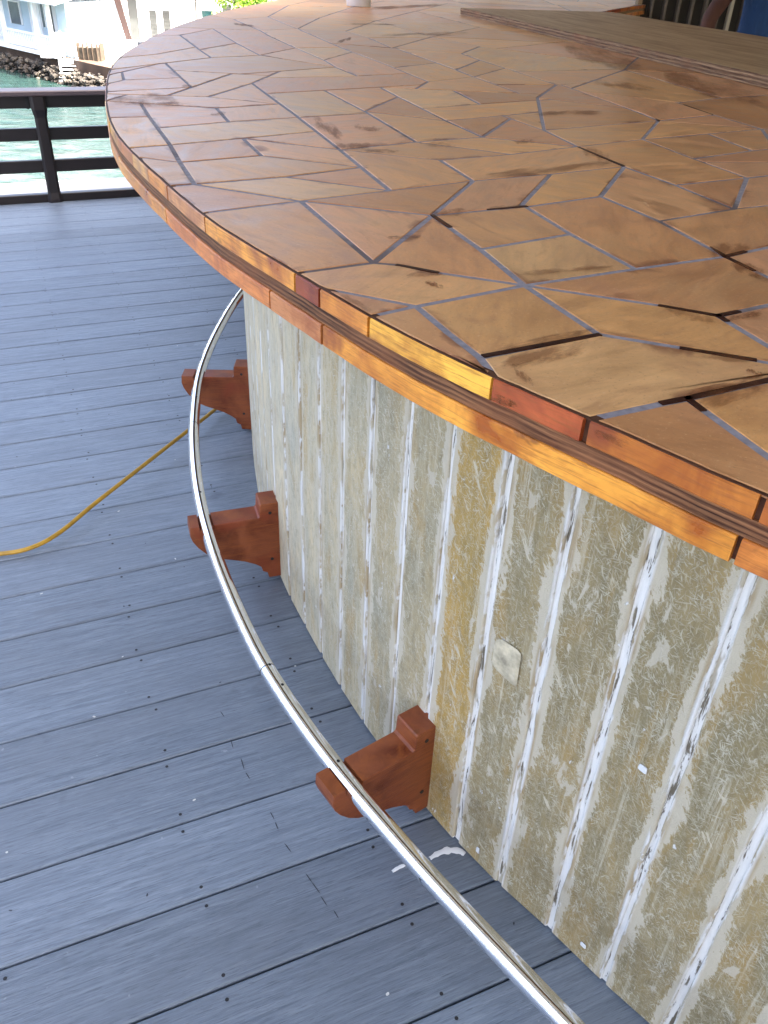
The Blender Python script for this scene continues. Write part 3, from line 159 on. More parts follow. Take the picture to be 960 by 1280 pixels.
def slab(poly,z0,z1,name):
    """prism over a plan polygon"""
    P=[Vector((q[0],q[1],0)) for q in poly]; n=len(P)
    tri=tessellate_polygon([P])
    vs=[(q.x,q.y,z0) for q in P]+[(q.x,q.y,z1) for q in P]
    A=sum(P[i].x*P[(i+1)%n].y-P[(i+1)%n].x*P[i].y for i in range(n))
    fs=[]
    for t in tri:
        a,b,c=t
        ar=(P[b]-P[a]).cross(P[c]-P[a]).z
        if ar<0: b,c=c,b
        fs.append((n+a,n+b,n+c)); fs.append((a,c,b))
    for i in range(n):
        j=(i+1)%n
        fs.append((i,j,n+j,n+i) if A>0 else (j,i,n+i,n+j))
    return mesh(name,vs,fs)
def clean_poly(P,eps=.0015):
    o=[]
    for q in P:
        q=Vector((q[0],q[1],0))
        if not o or (q-o[-1]).length>eps: o.append(q)
    if len(o)>1 and (o[0]-o[-1]).length<eps: o.pop()
    # drop spikes
    ch=True
    while ch and len(o)>3:
        ch=False
        for i in range(len(o)):
            a,b,c=o[i-1],o[i],o[(i+1)%len(o)]
            u=(a-b).normalized(); v=(c-b).normalized()
            if u.dot(v)>.995: o.pop(i); ch=True; break
    return o
def inset(P,d):
    n=len(P); out=[]
    for i in range(n):
        a,b,c=P[i-1],P[i],P[(i+1)%n]
        e0=(b-a).normalized(); e1=(c-b).normalized()
        n0=Vector((-e0.y,e0.x,0)); n1=Vector((-e1.y,e1.x,0))
        m=n0+n1
        if m.length<1e-3: out.append(b+n0*d); continue
        m.normalize(); k=min(d/max(m.dot(n0),.25),d*2.6)
        out.append(b+m*k)
    return out
# ------------------------------------------------------------------ materials
def newmat(name):
    m=bpy.data.materials.new(name); m.use_nodes=True; n=m.node_tree; b=n.nodes['Principled BSDF']; return m,n,b
class G:
    """tiny node-graph helper"""
    def __init__(s,nt): s.nt=nt
    def n(s,t,**k):
        x=s.nt.nodes.new(t)
        for a,v in k.items(): setattr(x,a,v)
        return x
    def l(s,a,b): s.nt.links.new(a,b)
    def coord(s,kind='Object'): return s.n('ShaderNodeTexCoord').outputs[kind]
    def mapping(s,v,scale=(1,1,1),rot=(0,0,0),loc=(0,0,0)):
        m=s.n('ShaderNodeMapping'); m.inputs['Scale'].default_value=scale; m.inputs['Rotation'].default_value=rot; m.inputs['Location'].default_value=loc
        s.l(v,m.inputs['Vector']); return m.outputs[0]
    def rmap(s,v,ang,scale):
        a=s.n('ShaderNodeVectorRotate'); a.rotation_type='Y_AXIS'; a.inputs['Angle'].default_value=ang; s.l(v,a.inputs['Vector'])
        return s.mapping(a.outputs[0],scale)
    def noise(s,v,scale=5,detail=4,rough=.55,dist=0,out='Fac'):
        x=s.n('ShaderNodeTexNoise'); x.inputs['Scale'].default_value=scale; x.inputs['Detail'].default_value=detail
        x.inputs['Roughness'].default_value=rough; x.inputs['Distortion'].default_value=dist; s.l(v,x.inputs['Vector']); return x.outputs[out]
    def ramp(s,f,stops,interp='LINEAR'):
        r=s.n('ShaderNodeValToRGB'); r.color_ramp.interpolation=interp; e=r.color_ramp.elements
        while len(e)<len(stops): e.new(.5)
        for i,(p_,c) in enumerate(stops):
            e[i].position=p_; e[i].color=(c,c,c,1) if isinstance(c,(int,float)) else (*c,1)
        s.l(f,r.inputs[0]); return r.outputs[0]
    def mix(s,f,a,b,mode='MIX'):
        m=s.n('ShaderNodeMix',data_type='RGBA',blend_type=mode)
        for i,x in ((0,f),(6,a),(7,b)):
            if hasattr(x,'type') and hasattr(x,'links'): s.l(x,m.inputs[i])
            elif i==0: m.inputs[0].default_value=x
            else: m.inputs[i].default_value=(*x,1)
        return m.outputs[2]
    def math(s,op,a,b=None,clamp=False):
        m=s.n('ShaderNodeMath',operation=op,use_clamp=clamp)
        for i,x in ((0,a),(1,b)):
            if x is None: continue
            if hasattr(x,'links'): s.l(x,m.inputs[i])
            else: m.inputs[i].default_value=x
        return m.outputs[0]
    def vmath(s,op,a,b):
        m=s.n('ShaderNodeVectorMath',operation=op)
        for i,x in ((0,a),(1,b)):
            if hasattr(x,'links'): s.l(x,m.inputs[i])
            else: m.inputs[i].default_value=x
        return m.outputs[0]
    def bump(s,h,strength=.3,dist=.01,nrm=None):
        b=s.n('ShaderNodeBump'); b.inputs['Strength'].default_value=strength; b.inputs['Distance'].default_value=dist
        s.l(h,b.inputs['Height'])
        if nrm: s.l(nrm,b.inputs['Normal'])
        return b.outputs[0]
    def objinfo(s): return s.n('ShaderNodeObjectInfo')
def simple(name,c,rough=.6,metal=0,var=.12,scale=6,bump=0.15,bscale=60):
    m,n,b=newmat(name); g=G(n); v=g.coord()
    f=g.noise(v,scale,5)
    lo=tuple(x*(1-var) for x in c); hi=tuple(min(1,x*(1+var)) for x in c)
    g.l(g.ramp(f,[(.3,lo),(.7,hi)]),b.inputs['Base Color'])
    b.inputs['Roughness'].default_value=rough; b.inputs['Metallic'].default_value=metal
    if bump: g.l(g.bump(g.noise(v,bscale,4),bump,.004),b.inputs['Normal'])
    return m
def m_deck():
    m,n,b=newmat('deck_composite'); g=G(n); v=g.coord(); oi=g.objinfo()
    off=g.vmath('ADD',v,g.vmath('MULTIPLY',oi.outputs['Location'],(0,0,0)))
    comb=g.n('ShaderNodeCombineXYZ'); rr=g.math('MULTIPLY',oi.outputs['Random'],37.0); g.l(rr,comb.inputs[0]); g.l(rr,comb.inputs[2])
    v2=g.vmath('ADD',v,comb.outputs[0])
    grain=g.noise(g.mapping(v2,(2.4,58,1)),2.2,8,.72,.9)
    fine=g.noise(g.mapping(v2,(16,260,1)),2.0,4,.6,.3)
    blot=g.noise(g.mapping(v2,(1,2.4,1)),2.3,4,.6)
    c=g.ramp(grain,[(.28,(.088,.114,.150)),(.5,(.166,.202,.250)),(.74,(.255,.300,.352))])
    c=g.mix(g.ramp(fine,[(.33,.85),(.45,0)]),c,(.085,.105,.135))
    c=g.mix(g.ramp(fine,[(.60,0),(.72,.55)]),c,(.31,.355,.42))
    c=g.mix(g.math('MULTIPLY',g.ramp(blot,[(.42,0),(.66,1)]),.5),c,(.135,.155,.185))
    wet=g.noise(g.mapping(v2,(1.2,3,1)),3.5,5,.65,.6); c=g.mix(g.math('MULTIPLY',g.ramp(wet,[(.62,0),(.74,1)]),.5),c,(.10,.115,.14))
    spot=g.noise(v2,9,3,.5); c=g.mix(g.ramp(spot,[(.70,0),(.76,.45)]),c,(.08,.095,.12))
    speck=g.noise(v2,55,2,.5); c=g.mix(g.ramp(speck,[(.75,0),(.80,.4)]),c,(.42,.45,.48))
    br=g.math('ADD',g.math('MULTIPLY',oi.outputs['Random'],.26),.87)
    cc=g.n('ShaderNodeCombineXYZ')
    for i in range(3): g.l(br,cc.inputs[i])
    c=g.mix(1.0,c,cc.outputs[0],'MULTIPLY')
    g.l(c,b.inputs['Base Color'])
    g.l(g.ramp(grain,[(.3,.52),(.7,.34)]),b.inputs['Roughness'])
    b.inputs['Specular IOR Level'].default_value=.8
    h=g.math('ADD',g.math('MULTIPLY',grain,.8),g.math('MULTIPLY',fine,.55))
    g.l(g.bump(h,.45,.0028),b.inputs['Normal'])
    return m
def m_tile():
    m,n,b=newmat('counter_tile'); g=G(n); v=g.coord(); oi=g.objinfo()
    comb=g.n('ShaderNodeCombineXYZ'); rr=g.math('MULTIPLY',oi.outputs['Random'],53.0)
    g.l(rr,comb.inputs[0]); g.l(g.math('MULTIPLY',rr,1.7),comb.inputs[1])
    rot=g.n('ShaderNodeVectorRotate'); rot.rotation_type='Z_AXIS'; g.l(v,rot.inputs['Vector'])
    g.l(g.math('MULTIPLY',oi.outputs['Random'],6.28),rot.inputs['Angle'])
    v2=g.vmath('ADD',rot.outputs[0],comb.outputs[0])
    cloud=g.noise(g.mapping(v2,(1,2.0,1)),8,7,.62,1.0)
    streak=g.noise(g.mapping(v2,(2.2,22,1)),2.6,6,.65,1.2)
    smear=g.noise(g.mapping(v2,(1.5,4.5,1)),5,6,.6,1.4)
    fine=g.noise(g.mapping(v2,(30,150,1)),2,4,.6)
    grit=g.noise(v2,210,3,.6)
    red=g.noise(v2,3.6,5,.6,.8)
    c=g.mix(g.ramp(cloud,[(.30,0),(.50,.55),(.70,1)]),(.76,.69,.62),(1.20,1.20,1.18))
    c=g.mix(1.0,oi.outputs['Color'],c,'MULTIPLY')
    c=g.mix(g.math('MULTIPLY',g.ramp(streak,[(.46,0),(.74,1)]),.22),c,(.25,.115,.045))
    c=g.mix(g.math('MULTIPLY',g.ramp(smear,[(.55,0),(.68,1)]),.32),c,(.30,.12,.05))
    c=g.mix(g.math('MULTIPLY',g.ramp(red,[(.50,0),(.72,1)]),.34),c,(.46,.20,.115))
    c=g.mix(g.math('MULTIPLY',g.ramp(red,[(.28,1),(.46,0)]),.35),c,(.60,.37,.165))
    c=g.mix(g.math('MULTIPLY',g.ramp(fine,[(.58,0),(.75,1)]),.20),c,(.62,.42,.25))
    c=g.mix(g.ramp(grit,[(.60,0),(.72,.45)]),c,(.28,.13,.055)); c=g.mix(g.ramp(grit,[(.28,.40),(.40,0)]),c,(.74,.50,.29))
    # oil drawn in along some of the joints
    at=g.n('ShaderNodeAttribute'); at.attribute_name='rim'
    bl=g.noise(v2,6.5,5,.6,.6); rim=g.math('MULTIPLY',at.outputs['Fac'],g.ramp(bl,[(.52,0),(.64,1)]))
    c=g.mix(g.math('MULTIPLY',g.ramp(g.math('ADD',rim,g.math('MULTIPLY',g.math('SUBTRACT',cloud,.5),.5)),[(.25,0),(.80,1)]),.75),c,(.20,.062,.024))
    g.l(c,b.inputs['Base Color'])
    g.l(g.ramp(cloud,[(.3,.28),(.7,.48)]),b.inputs['Roughness'])
    b.inputs['Specular IOR Level'].default_value=.5
    h=g.math('ADD',g.math('MULTIPLY',streak,.35),g.math('MULTIPLY',cloud,.9))
    nb=g.bump(h,.14,.004); g.l(g.bump(g.math('ADD',fine,grit),.14,.001,nb),b.inputs['Normal'])
    return m
def m_grout():
    m,n,b=newmat('grout'); g=G(n); v=g.coord()
    f=g.noise(v,90,4); c=g.ramp(f,[(.3,(.20,.185,.21)),(.7,(.32,.295,.33))])
    d=g.noise(v,4,4,.6); c=g.mix(g.ramp(d,[(.58,0),(.68,.7)]),c,(.085,.05,.036))
    g.l(c,b.inputs['Base Color']); b.inputs['Roughness'].default_value=.85
    g.l(g.bump(f,.5,.002),b.inputs['Normal']); return m
def m_wood(name,vert=False,rough=.33):
    """edge timber, tinted by the object's colour"""
    m,n,b=newmat(name); g=G(n); v=g.coord(); oi=g.objinfo()
    comb=g.n('ShaderNodeCombineXYZ'); rr=g.math('MULTIPLY',oi.outputs['Random'],31.0)
    for i in range(3): g.l(rr,comb.inputs[i])
    v2=g.vmath('ADD',v,comb.outputs[0])
    gr=g.noise(g.mapping(v2,(6,6,110)),2.4,7,.7,.9)
    bl=g.noise(v2,11,5,.6,.6)
    kn=g.noise(v2,26,3,.5,.4)
    c=g.mix(g.ramp(bl,[(.30,0),(.66,1)]),(.50,.28,.16),(1.28,1.28,1.2))
    c=g.mix(1.0,oi.outputs['Color'],c,'MULTIPLY')
    c=g.mix(g.math('MULTIPLY',g.ramp(gr,[(.47,0),(.64,1)]),.6),c,(.30,.085,.018))
    c=g.mix(g.ramp(kn,[(.68,0),(.76,.6)]),c,(.12,.035,.012))
    g.l(c,b.inputs['Base Color']); g.l(g.ramp(bl,[(.3,rough-.06),(.7,rough+.14)]),b.inputs['Roughness'])
    b.inputs['Specular IOR Level'].default_value=.35
    dk=g.noise(v2,7,4,.55,.5); c=g.mix(g.ramp(dk,[(.54,0),(.66,.75)]),c,(.22,.040,.014)); g.l(c,b.inputs['Base Color'])
    g.l(g.bump(gr,.2,.003),b.inputs['Normal']); return m
def m_ply_edge(name='plywood_edge',dark=(.034,.011,.006),light=(.30,.135,.060),sc_=1050,wb=9.0):
    m,n,b=newmat(name); g=G(n); v=g.coord()
    z=g.n('ShaderNodeSeparateXYZ'); g.l(v,z.inputs[0])
    wob=g.noise(v,9,5,.6); zz=g.math('ADD',g.math('MULTIPLY',z.outputs[2],sc_),g.math('MULTIPLY',wob,wb))
    s=g.math('ADD',g.math('MULTIPLY',g.math('SINE',zz),.5),.5)
    lng=g.noise(g.mapping(v,(4,4,170)),2.0,5,.7,.7)
    f=g.math('ADD',g.math('MULTIPLY',s,.16),g.math('MULTIPLY',lng,.98))
    c=g.ramp(f,[(.40,dark),(.56,tuple(a*.6+b_*.4 for a,b_ in zip(dark,light))),(.74,light)])
    bl=g.noise(v,5,4); c=g.mix(g.ramp(bl,[(.5,0),(.75,.6)]),c,(.30,.11,.045))
    g.l(c,b.inputs['Base Color']); b.inputs['Roughness'].default_value=.55; b.inputs['Specular IOR Level'].default_value=.18
    g.l(g.bump(f,.35,.003),b.inputs['Normal']); return m
def m_board():
    """wall board: old paint scraped back to an olive ground"""
    m,n,b=newmat('scraped_board'); g=G(n); v=g.coord(); oi=g.objinfo()
    sp=g.n('ShaderNodeSeparateXYZ'); g.l(v,sp.inputs[0])
    comb=g.n('ShaderNodeCombineXYZ'); rr=g.math('MULTIPLY',oi.outputs['Random'],71.0)
    g.l(rr,comb.inputs[0]); g.l(rr,comb.inputs[2]); v2=g.vmath('ADD',v,comb.outputs[0])
    big=g.noise(g.mapping(v2,(7,1,2.2)),1.6,5,.6,.5)
    mid=g.noise(g.mapping(v2,(40,1,14)),2.0,6,.7,.4)
    c=g.mix(g.ramp(big,[(.30,0),(.70,1)]),(.72,.76,.80),(1.12,1.02,.86))
    c=g.mix(1.0,oi.outputs['Color'],c,'MULTIPLY')
    c=g.mix(g.math('MULTIPLY',g.ramp(mid,[(.46,0),(.66,1)]),.45),c,(.15,.118,.058))
    # runs of old ochre size
    br_=g.noise(g.mapping(v2,(12,1,2.6)),1.5,5,.6,.5); c=g.mix(g.math('MULTIPLY',g.ramp(br_,[(.51,0),(.68,1)]),.7),c,(.40,.25,.075))
    # hair-fine pale fibres in several directions
    fib=None
    for i,(ang,a_,b_) in enumerate(((.35,430,62),(-.5,470,68),(1.0,410,64),(-1.15,450,60),(.05,480,50),(1.5,430,70),(.7,440,60))):
        x=g.noise(g.rmap(g.vmath('ADD',v2,(i*3.1,0,i*1.7)),ang,(a_,1,b_)),1.0,1.5,.4,.6)
        x=g.ramp(x,[(.62,0),(.69,1)])
        fib=x if fib is None else g.math('MAXIMUM',fib,x)
    dens=g.ramp(g.noise(g.mapping(v2,(16,1,7)),2,4,.6),[(.32,.15),(.62,1)])
    fib=g.math('MULTIPLY',fib,dens)
    c=g.mix(g.math('MULTIPLY',fib,.8),c,(.60,.55,.42))
    # long vertical drag marks, in loose patches
    drag=g.noise(g.mapping(v2,(150,1,3.2)),1.0,5,.65,.3)
    rb=g.math('MULTIPLY',g.ramp(drag,[(.52,0),(.60,1)]),g.ramp(g.noise(g.mapping(v2,(22,1,3)),1.5,3),[(.45,0),(.66,.6)]))
    c=g.mix(rb,c,(.60,.54,.40))
    # slanted scraper marks
    scr=g.noise(g.rmap(v2,.62,(85,1,17)),1.0,5,.65,.4)
    low=g.ramp(g.noise(g.mapping(v2,(6,1,3)),2,3),[(.44,0),(.60,1)])
    c=g.mix(g.math('MULTIPLY',g.ramp(scr,[(.60,0),(.63,.9)]),low),c,(.60,.53,.38))
    # worn pale blotches
    bt=g.noise(g.mapping(v2,(17,1,7.5)),1.5,7,.68,.5); c=g.mix(g.ramp(bt,[(.60,0),(.63,.8)]),c,(.56,.50,.38))
    # pale worn margins beside the grooves, ragged
    ax=g.math('ABSOLUTE',sp.outputs[0])
    rag=g.noise(g.rmap(v2,.5,(85,1,36)),1.2,8,.75,.5)
    rg2=g.noise(g.mapping(v2,(14,1,4.5)),1.6,3,.55)
    e=g.math('ADD',ax,g.math('MULTIPLY',g.math('SUBTRACT',rag,.5),.05))
    e=g.math('ADD',e,g.math('MULTIPLY',g.math('SUBTRACT',rg2,.5),.060))
    c=g.mix(g.ramp(g.math('MULTIPLY',e,10),[(.385,0),(.41,.9)]),c,(.58,.515,.385))
    # ochre bleed lines next to the grooves
    c=g.mix(g.math('MULTIPLY',g.ramp(g.math('MULTIPLY',ax,10),[(.43,0),(.47,.7)]),g.ramp(g.noise(g.mapping(v2,(1,1,3)),2,3),[(.48,0),(.60,1)])),c,(.36,.25,.115))
    # white flakes of the last coat
    fl=g.noise(g.mapping(v2,(30,1,17)),1.3,5,.65,.3)
    flm=g.ramp(fl,[(.675,0),(.70,1)])
    ef=g.math('MULTIPLY',g.ramp(g.math('MULTIPLY',ax,10),[(.47,0),(.515,1)]),g.ramp(g.noise(g.mapping(v2,(60,1,9)),1.3,5,.6),[(.47,0),(.52,1)]))
    flm=g.math('MAXIMUM',flm,ef)
    c=g.mix(flm,c,(.76,.74,.69))
    g.l(c,b.inputs['Base Color']); b.inputs['Roughness'].default_value=.52; b.inputs['Specular IOR Level'].default_value=.3
    h=g.math('ADD',g.math('MULTIPLY',fib,.35),g.math('MULTIPLY',flm,.9)); h=g.math('ADD',h,g.math('MULTIPLY',rag,.5)); h=g.math('ADD',h,g.math('MULTIPLY',mid,.5))
    g.l(g.bump(h,.7,.003),b.inputs['Normal']); return m
def m_groove():
    m,n,b=newmat('groove_paint'); g=G(n); v=g.coord()
    a=g.noise(g.mapping(v,(120,120,14)),1.0,5,.65,.4); d=g.noise(g.mapping(v,(22,22,5)),1.4,4,.6)
    c=g.ramp(a,[(.40,(.16,.13,.085)),(.44,(.74,.71,.65)),(.7,(.87,.835,.77))])
    c=g.mix(g.ramp(d,[(.60,0),(.66,.75)]),c,(.36,.29,.17))
    g.l(c,b.inputs['Base Color']); b.inputs['Roughness'].default_value=.5
    g.l(g.bump(a,.6,.003),b.inputs['Normal']); return m
def m_stain_refl():
    """dark oil strokes with ragged, thinning margins"""
    m,n,b=newmat('oil_stain_and_reflection'); g=G(n); uv=g.coord('UV'); v=g.coord(); oi=g.objinfo()
    s=g.n('ShaderNodeSeparateXYZ'); g.l(uv,s.inputs[0])
    comb=g.n('ShaderNodeCombineXYZ'); g.l(g.math('MULTIPLY',oi.outputs['Random'],41.0),comb.inputs[0]); g.l(g.math('MULTIPLY',oi.outputs['Random'],23.0),comb.inputs[1])
    uvr=g.vmath('ADD',uv,comb.outputs[0])
    du=g.math('ABSOLUTE',g.math('SUBTRACT',s.outputs[0],.5)); dv=g.math('ABSOLUTE',g.math('SUBTRACT',s.outputs[1],.5))
    du=g.math('POWER',g.math('MULTIPLY',du,2),4.0); dv=g.math('POWER',g.math('MULTIPLY',dv,2),2.2)
    r=g.math('ADD',du,dv)
    shape=g.noise(g.mapping(uvr,(2.4,1.1,1)),1.6,3,.5)
    nz=g.noise(g.mapping(uvr,(7,5,1)),1.8,7,.7,.6)
    r=g.math('ADD',r,g.math('MULTIPLY',g.math('SUBTRACT',shape,.42),3.2))
    r=g.math('ADD',r,g.math('MULTIPLY',g.math('SUBTRACT',nz,.5),1.5))
    al=g.ramp(g.math('MULTIPLY',r,.8),[(.10,1),(.35,.55),(.72,0)])
    edge_=g.ramp(g.math('MAXIMUM',du,dv),[(.55,1),(.98,0)]); al=g.math('MULTIPLY',al,edge_)
    al=g.math('MULTIPLY',al,oi.outputs['Alpha'])
    g.l(al,b.inputs['Alpha']); g.l(g.mix(g.ramp(nz,[(.35,0),(.65,1)]),(.12,.034,.011),(.33,.12,.040)),b.inputs['Base Color'])
    b.inputs['Roughness'].default_value=.6; b.inputs['Specular IOR Level'].default_value=.15
    return m
MD=m_deck(); MT=m_tile(); MG=m_grout(); MW=m_wood('edge_wood'); MPE=m_ply_edge(); MB_=m_board(); MGR=m_groove(); MST=m_stain_refl()
def m_steel():
    m,n,b=newmat('polished_steel'); g=G(n); v=g.coord()
    b.inputs['Base Color'].default_value=(.86,.86,.87,1); b.inputs['Metallic'].default_value=1
    f=g.noise(v,18,5); g.l(g.ramp(f,[(.4,.02),(.62,.05),(.72,.22)]),b.inputs['Roughness'])
    g.l(g.bump(g.noise(v,9,3),.03,.01),b.inputs['Normal']); return m
MS=m_steel()
MBR=m_wood('bracket_wood',rough=.42)
MDARK=simple('dark_joint',(.036,.011,.006),.5,0,.4,40); MDARK.node_tree.nodes['Principled BSDF'].inputs['Specular IOR Level'].default_value=.12
MGLUE=simple('glue',(.085,.034,.018),.6,0,.4,40); MGLUE.node_tree.nodes['Principled BSDF'].inputs['Specular IOR Level'].default_value=.15
M_black=simple('black_hole',(.01,.01,.01),.6,0,.1)
M_rail=simple('brown_rail_paint',(.010,.0045,.0045),.4,0,.25,9,.1)
M_white=simple('white_paint',(.80,.80,.79),.5,0,.05,3,.1)
M_white2=simple('white_walkway',(.27,.275,.28),.55,0,.06,4,.15)
M_hose=simple('yellow_hose',(.42,.235,.022),.42,0,.25,30,.1)
M_ceil=simple('roof_underside',(.62,.57,.49),.8,0,.1,2,.1)
M_post=simple('roof_post',(.34,.26,.18),.7,0,.15,5,.2)
# ------------------------------------------------------------------ deck
TH=0.427263                                   # board direction
DU=Vector((math.cos(TH),math.sin(TH),0)); DN=Vector((-math.sin(TH),math.cos(TH),0))
SP=0.168292; N0=4.59600                         # board pitch and a gap line
def dn(u,n,z=0): return DU*u+DN*n+Vector((0,0,z))
ub=MB(); ub.box(-7,10,N0+8*SP-60*SP,N0+8*SP,-.20,-.045)
deck=ub.put('deck',simple('deck_joists',(.05,.045,.04),.9),rz=TH); tag(deck,'blue grey composite boards of the terrace floor','deck',kind='structure')
del deck['category']
pw=SP-.0034; hw=pw/2; c=.0032
prof=[(-hw+c,-.026),(hw-c,-.026),(hw,-.022),(hw,-c*1.2),(hw-c*.5,-c*.35),(hw-c*1.4,0),(-hw+c*1.4,0),(-hw+c*.5,-c*.35),(-hw,-c*1.2),(-hw,-.022)]
def plank_mesh():
    n=len(prof); L0,L1=-6.5,9.5; vs=[(L0,y,z) for y,z in prof]+[(L1,y,z) for y,z in prof]
    fs=[(i,n+i,n+(i+1)%n,(i+1)%n) for i in range(n)]+[tuple(range(n)),tuple(range(n,2*n))[::-1]]
    return mesh('plank',vs,[f[::-1] for f in fs])
pm=plank_mesh(); pm.materials.append(MD)
for i in range(60):
    nn=N0+8*SP-(i+.5)*SP
    o=put('plank',pm,parent=deck); o.location=(0,nn,random.uniform(-.0008,.0008))   # the deck empty frame is turned to TH already
# screws in pairs beside every gap on the joist lines
sm=MB()
for j in range(-14,22):
    u=.075+.338*j
    for i in range(-34,9):
        n_=N0+i*SP
        for s in (-1,1):
            q=(u+random.uniform(-.007,.007),n_+s*.021+random.uniform(-.003,.003))
            k=8; b0=len(sm.v)
            sm.v+=[Vector((q[0]+.0034*math.cos(2*math.pi*a/k),q[1]+.0034*math.sin(2*math.pi*a/k),.0011)) for a in range(k)]
            sm.f.append(tuple(b0+a for a in range(k)))
so_=sm.put('screws',simple('screw_head',(.03,.03,.033),.5,.3),deck); so_['kind']='stuff'
# scuff dashes and dirt flecks on the boards
dm=MB()
def fleck(mb,q,ang,l,w_,z=.0013):
    q=Vector((q[0],q[1],0)); d=Vector((math.cos(ang),math.sin(ang),0)); s=Vector((-d.y,d.x,0))
    pts=[q+d*(l*a)+s*(w_*b) for a,b in ((-.5,-.2),(-.2,-.5),(.3,-.4),(.5,.1),(.2,.5),(-.3,.45))]
    mb.add([(p_.x,p_.y,z) for p_ in pts],[tuple(range(6))])
def todeck(q): v=Vector((q[0],q[1],0)); return (v.dot(DU),v.dot(DN))
dash=[(-.345,1.28),(-.309,1.198),(-.277,1.146),(-.261,1.116),(-.197,1.023),(-.185,1.0),(-.157,.953),(-.11,.892),(-.095,.873),(-.078,.848),(-.054,.824)]
for q in dash: fleck(dm,todeck(q),math.atan2(-.46,.29)-TH+random.uniform(-.2,.2),random.uniform(.014,.04),.0018)
for _ in range(130):
    a=random.uniform(-2.4,.5),random.uniform(.4,4.5)
    fleck(dm,todeck(a),random.uniform(0,6.3),random.uniform(.003,.008),random.uniform(.002,.004))
o=dm.put('scuff_marks',simple('scuff',(.035,.04,.05),.7),deck); o['kind']='stuff'
wm=MB()
for _ in range(60):
    a=random.uniform(-2.6,.6),random.uniform(.4,5)
    fleck(wm,todeck(a),random.uniform(0,6.3),random.uniform(.003,.009),random.uniform(.002,.005),.0016)
o=wm.put('paint_flecks',simple('fleck',(.62,.62,.58),.7),deck); o['kind']='stuff'
def ribbon(name,pts,w_,mat,parent,z=.002,h=.0015):
    mb=MB(); P=[Vector((q[0],q[1],0)) for q in pts]; n=len(P); vs=[]
    for i,q in enumerate(P):
        t=(P[min(i+1,n-1)]-P[max(i-1,0)]).normalized(); s=Vector((-t.y,t.x,0)); k=w_*(.55+.45*math.sin(math.pi*min(max((i+.6)/(n+.2),0),1)))*(1+.25*random.uniform(-1,1))
        vs+=[(q.x+s.x*k/2,q.y+s.y*k/2,z),(q.x,q.y,z+h),(q.x-s.x*k/2,q.y-s.y*k/2,z)]
    fs=[]
    for i in range(n-1):
        for k in range(2): fs.append((i*3+k,i*3+3+k,i*3+4+k,i*3+1+k))
    mb.add(vs,fs); return mb.put(name,mat,parent,True)
sp1=[todeck(q) for q in catmull([(.186,.955),(.176,.962),(.154,.962),(.135,.955),(.118,.943)],4)]
ribbon('paint_smear',sp1,.014,M_white,deck)['label']='curl of white paint on the boards at the wall foot'
ribbon('paint_smear',[todeck(q) for q in catmull([(.072,.928),(.058,.921),(.046,.912)],4)],.009,M_white,deck)
# ------------------------------------------------------------------ railing along the deck edge and the white walkway below it
NR=N0+8*SP
kerb=MB(); kerb.bar(dn(-7,NR+.03,.012),dn(2.0,NR+.03,.012),.055,.07,.004)
rl=empty('deck_railing',dn(-.1,NR+.03)); tag(rl,'low dark brown timber railing along the terrace edge','railing')
def under(o,root):
    o.parent=root; o.matrix_parent_inverse=root.matrix_world.inverted() if False else Matrix.Translation(-root.location); return o
bpy.context.view_layer.update()
def rpart(name,mb,mat=M_rail,smooth=False):
    o=mb.put(name,mat,None,smooth); o.parent=rl; o.matrix_parent_inverse=Matrix.Translation(rl.location).inverted(); return o
rpart('bottom_rail',kerb)
for z0,z1,nm in ((.172,.245,'rail'),(.36,.432,'rail'),(.545,.618,'beam')):
    mb=MB(); mb.bar(dn(-7,NR+.055,(z0+z1)/2),dn(2.0,NR+.055,(z0+z1)/2),.04,z1-z0,.005); rpart(nm,mb)
mb=MB(); mb.bar(dn(-7,NR+.045,.634),dn(2.0,NR+.045,.634),.15,.030,.006)
M_cap=simple('rail_cap_lit',(.10,.070,.072),.38,0,.15,9,.1); rpart('cap_rail',mb,M_cap)  # cap paler than the rails, light on its top put into the colour
up_=(-2.216)*DU.x+5.516*DU.y
for k in range(-3,2):
    u=up_+k*1.9; mb=MB()
    # turned post: square head, slimmer eased shaft
    cs=[]
    for z,hw_ in ((-.01,.044),(.02,.044),(.06,.038),(.50,.036),(.545,.046),(.618,.046)): cs.append((z,hw_))
    vs=[];fs=[]; m=8
    for z,h_ in cs:
        e=h_*.62
        for x,y in ((h_,-e),(h_,e),(e,h_),(-e,h_),(-h_,e),(-h_,-e),(-e,-h_),(e,-h_)): vs.append(dn(u+x,NR+.012+y,z))
    for i in range(len(cs)-1):
        for a in range(m): fs.append((i*m+a,i*m+(a+1)%m,(i+1)*m+(a+1)%m,(i+1)*m+a))
    fs.append(tuple(range((len(cs)-1)*m,len(cs)*m))); mb.add(vs,fs); rpart('post',mb)
    mb=MB(); mb.box(-.008,.008,-.004,.004,-.04,.04); mb.v=[dn(u-.062+v.x,NR+.033+v.y,.582+v.z) for v in mb.v]; rpart('bracket_plate',mb,M_black)
fl=MB(); fl.box(2.42,14,NR+.06,NR+10,-.2,-.003); o=fl.put('bar_floor',simple('floor_boards',(.16,.15,.14),.7),rz=TH); o['kind']='structure'
wk=MB(); wk.box(-9,2.4,NR+.07,NR+1.22,-.30,-.19); wk_o=wk.put('walkway',M_white2,rz=TH); wk_o['kind']='structure'; wk_o['label']='white painted outer walkway of short boards beyond the railing'
bm_=MB(); bm_.box(-.091,.091,0,.60,0,.03); bme=bm_.me('board'); bme.materials.append(M_white2)
ux=(-2.765*DU.x+6.144*DU.y)
for k in range(-22,13):
    o=put('board',bme,parent=wk_o); o.location=(ux+.19*k,NR+.085,-.182+random.uniform(-.001,.001))
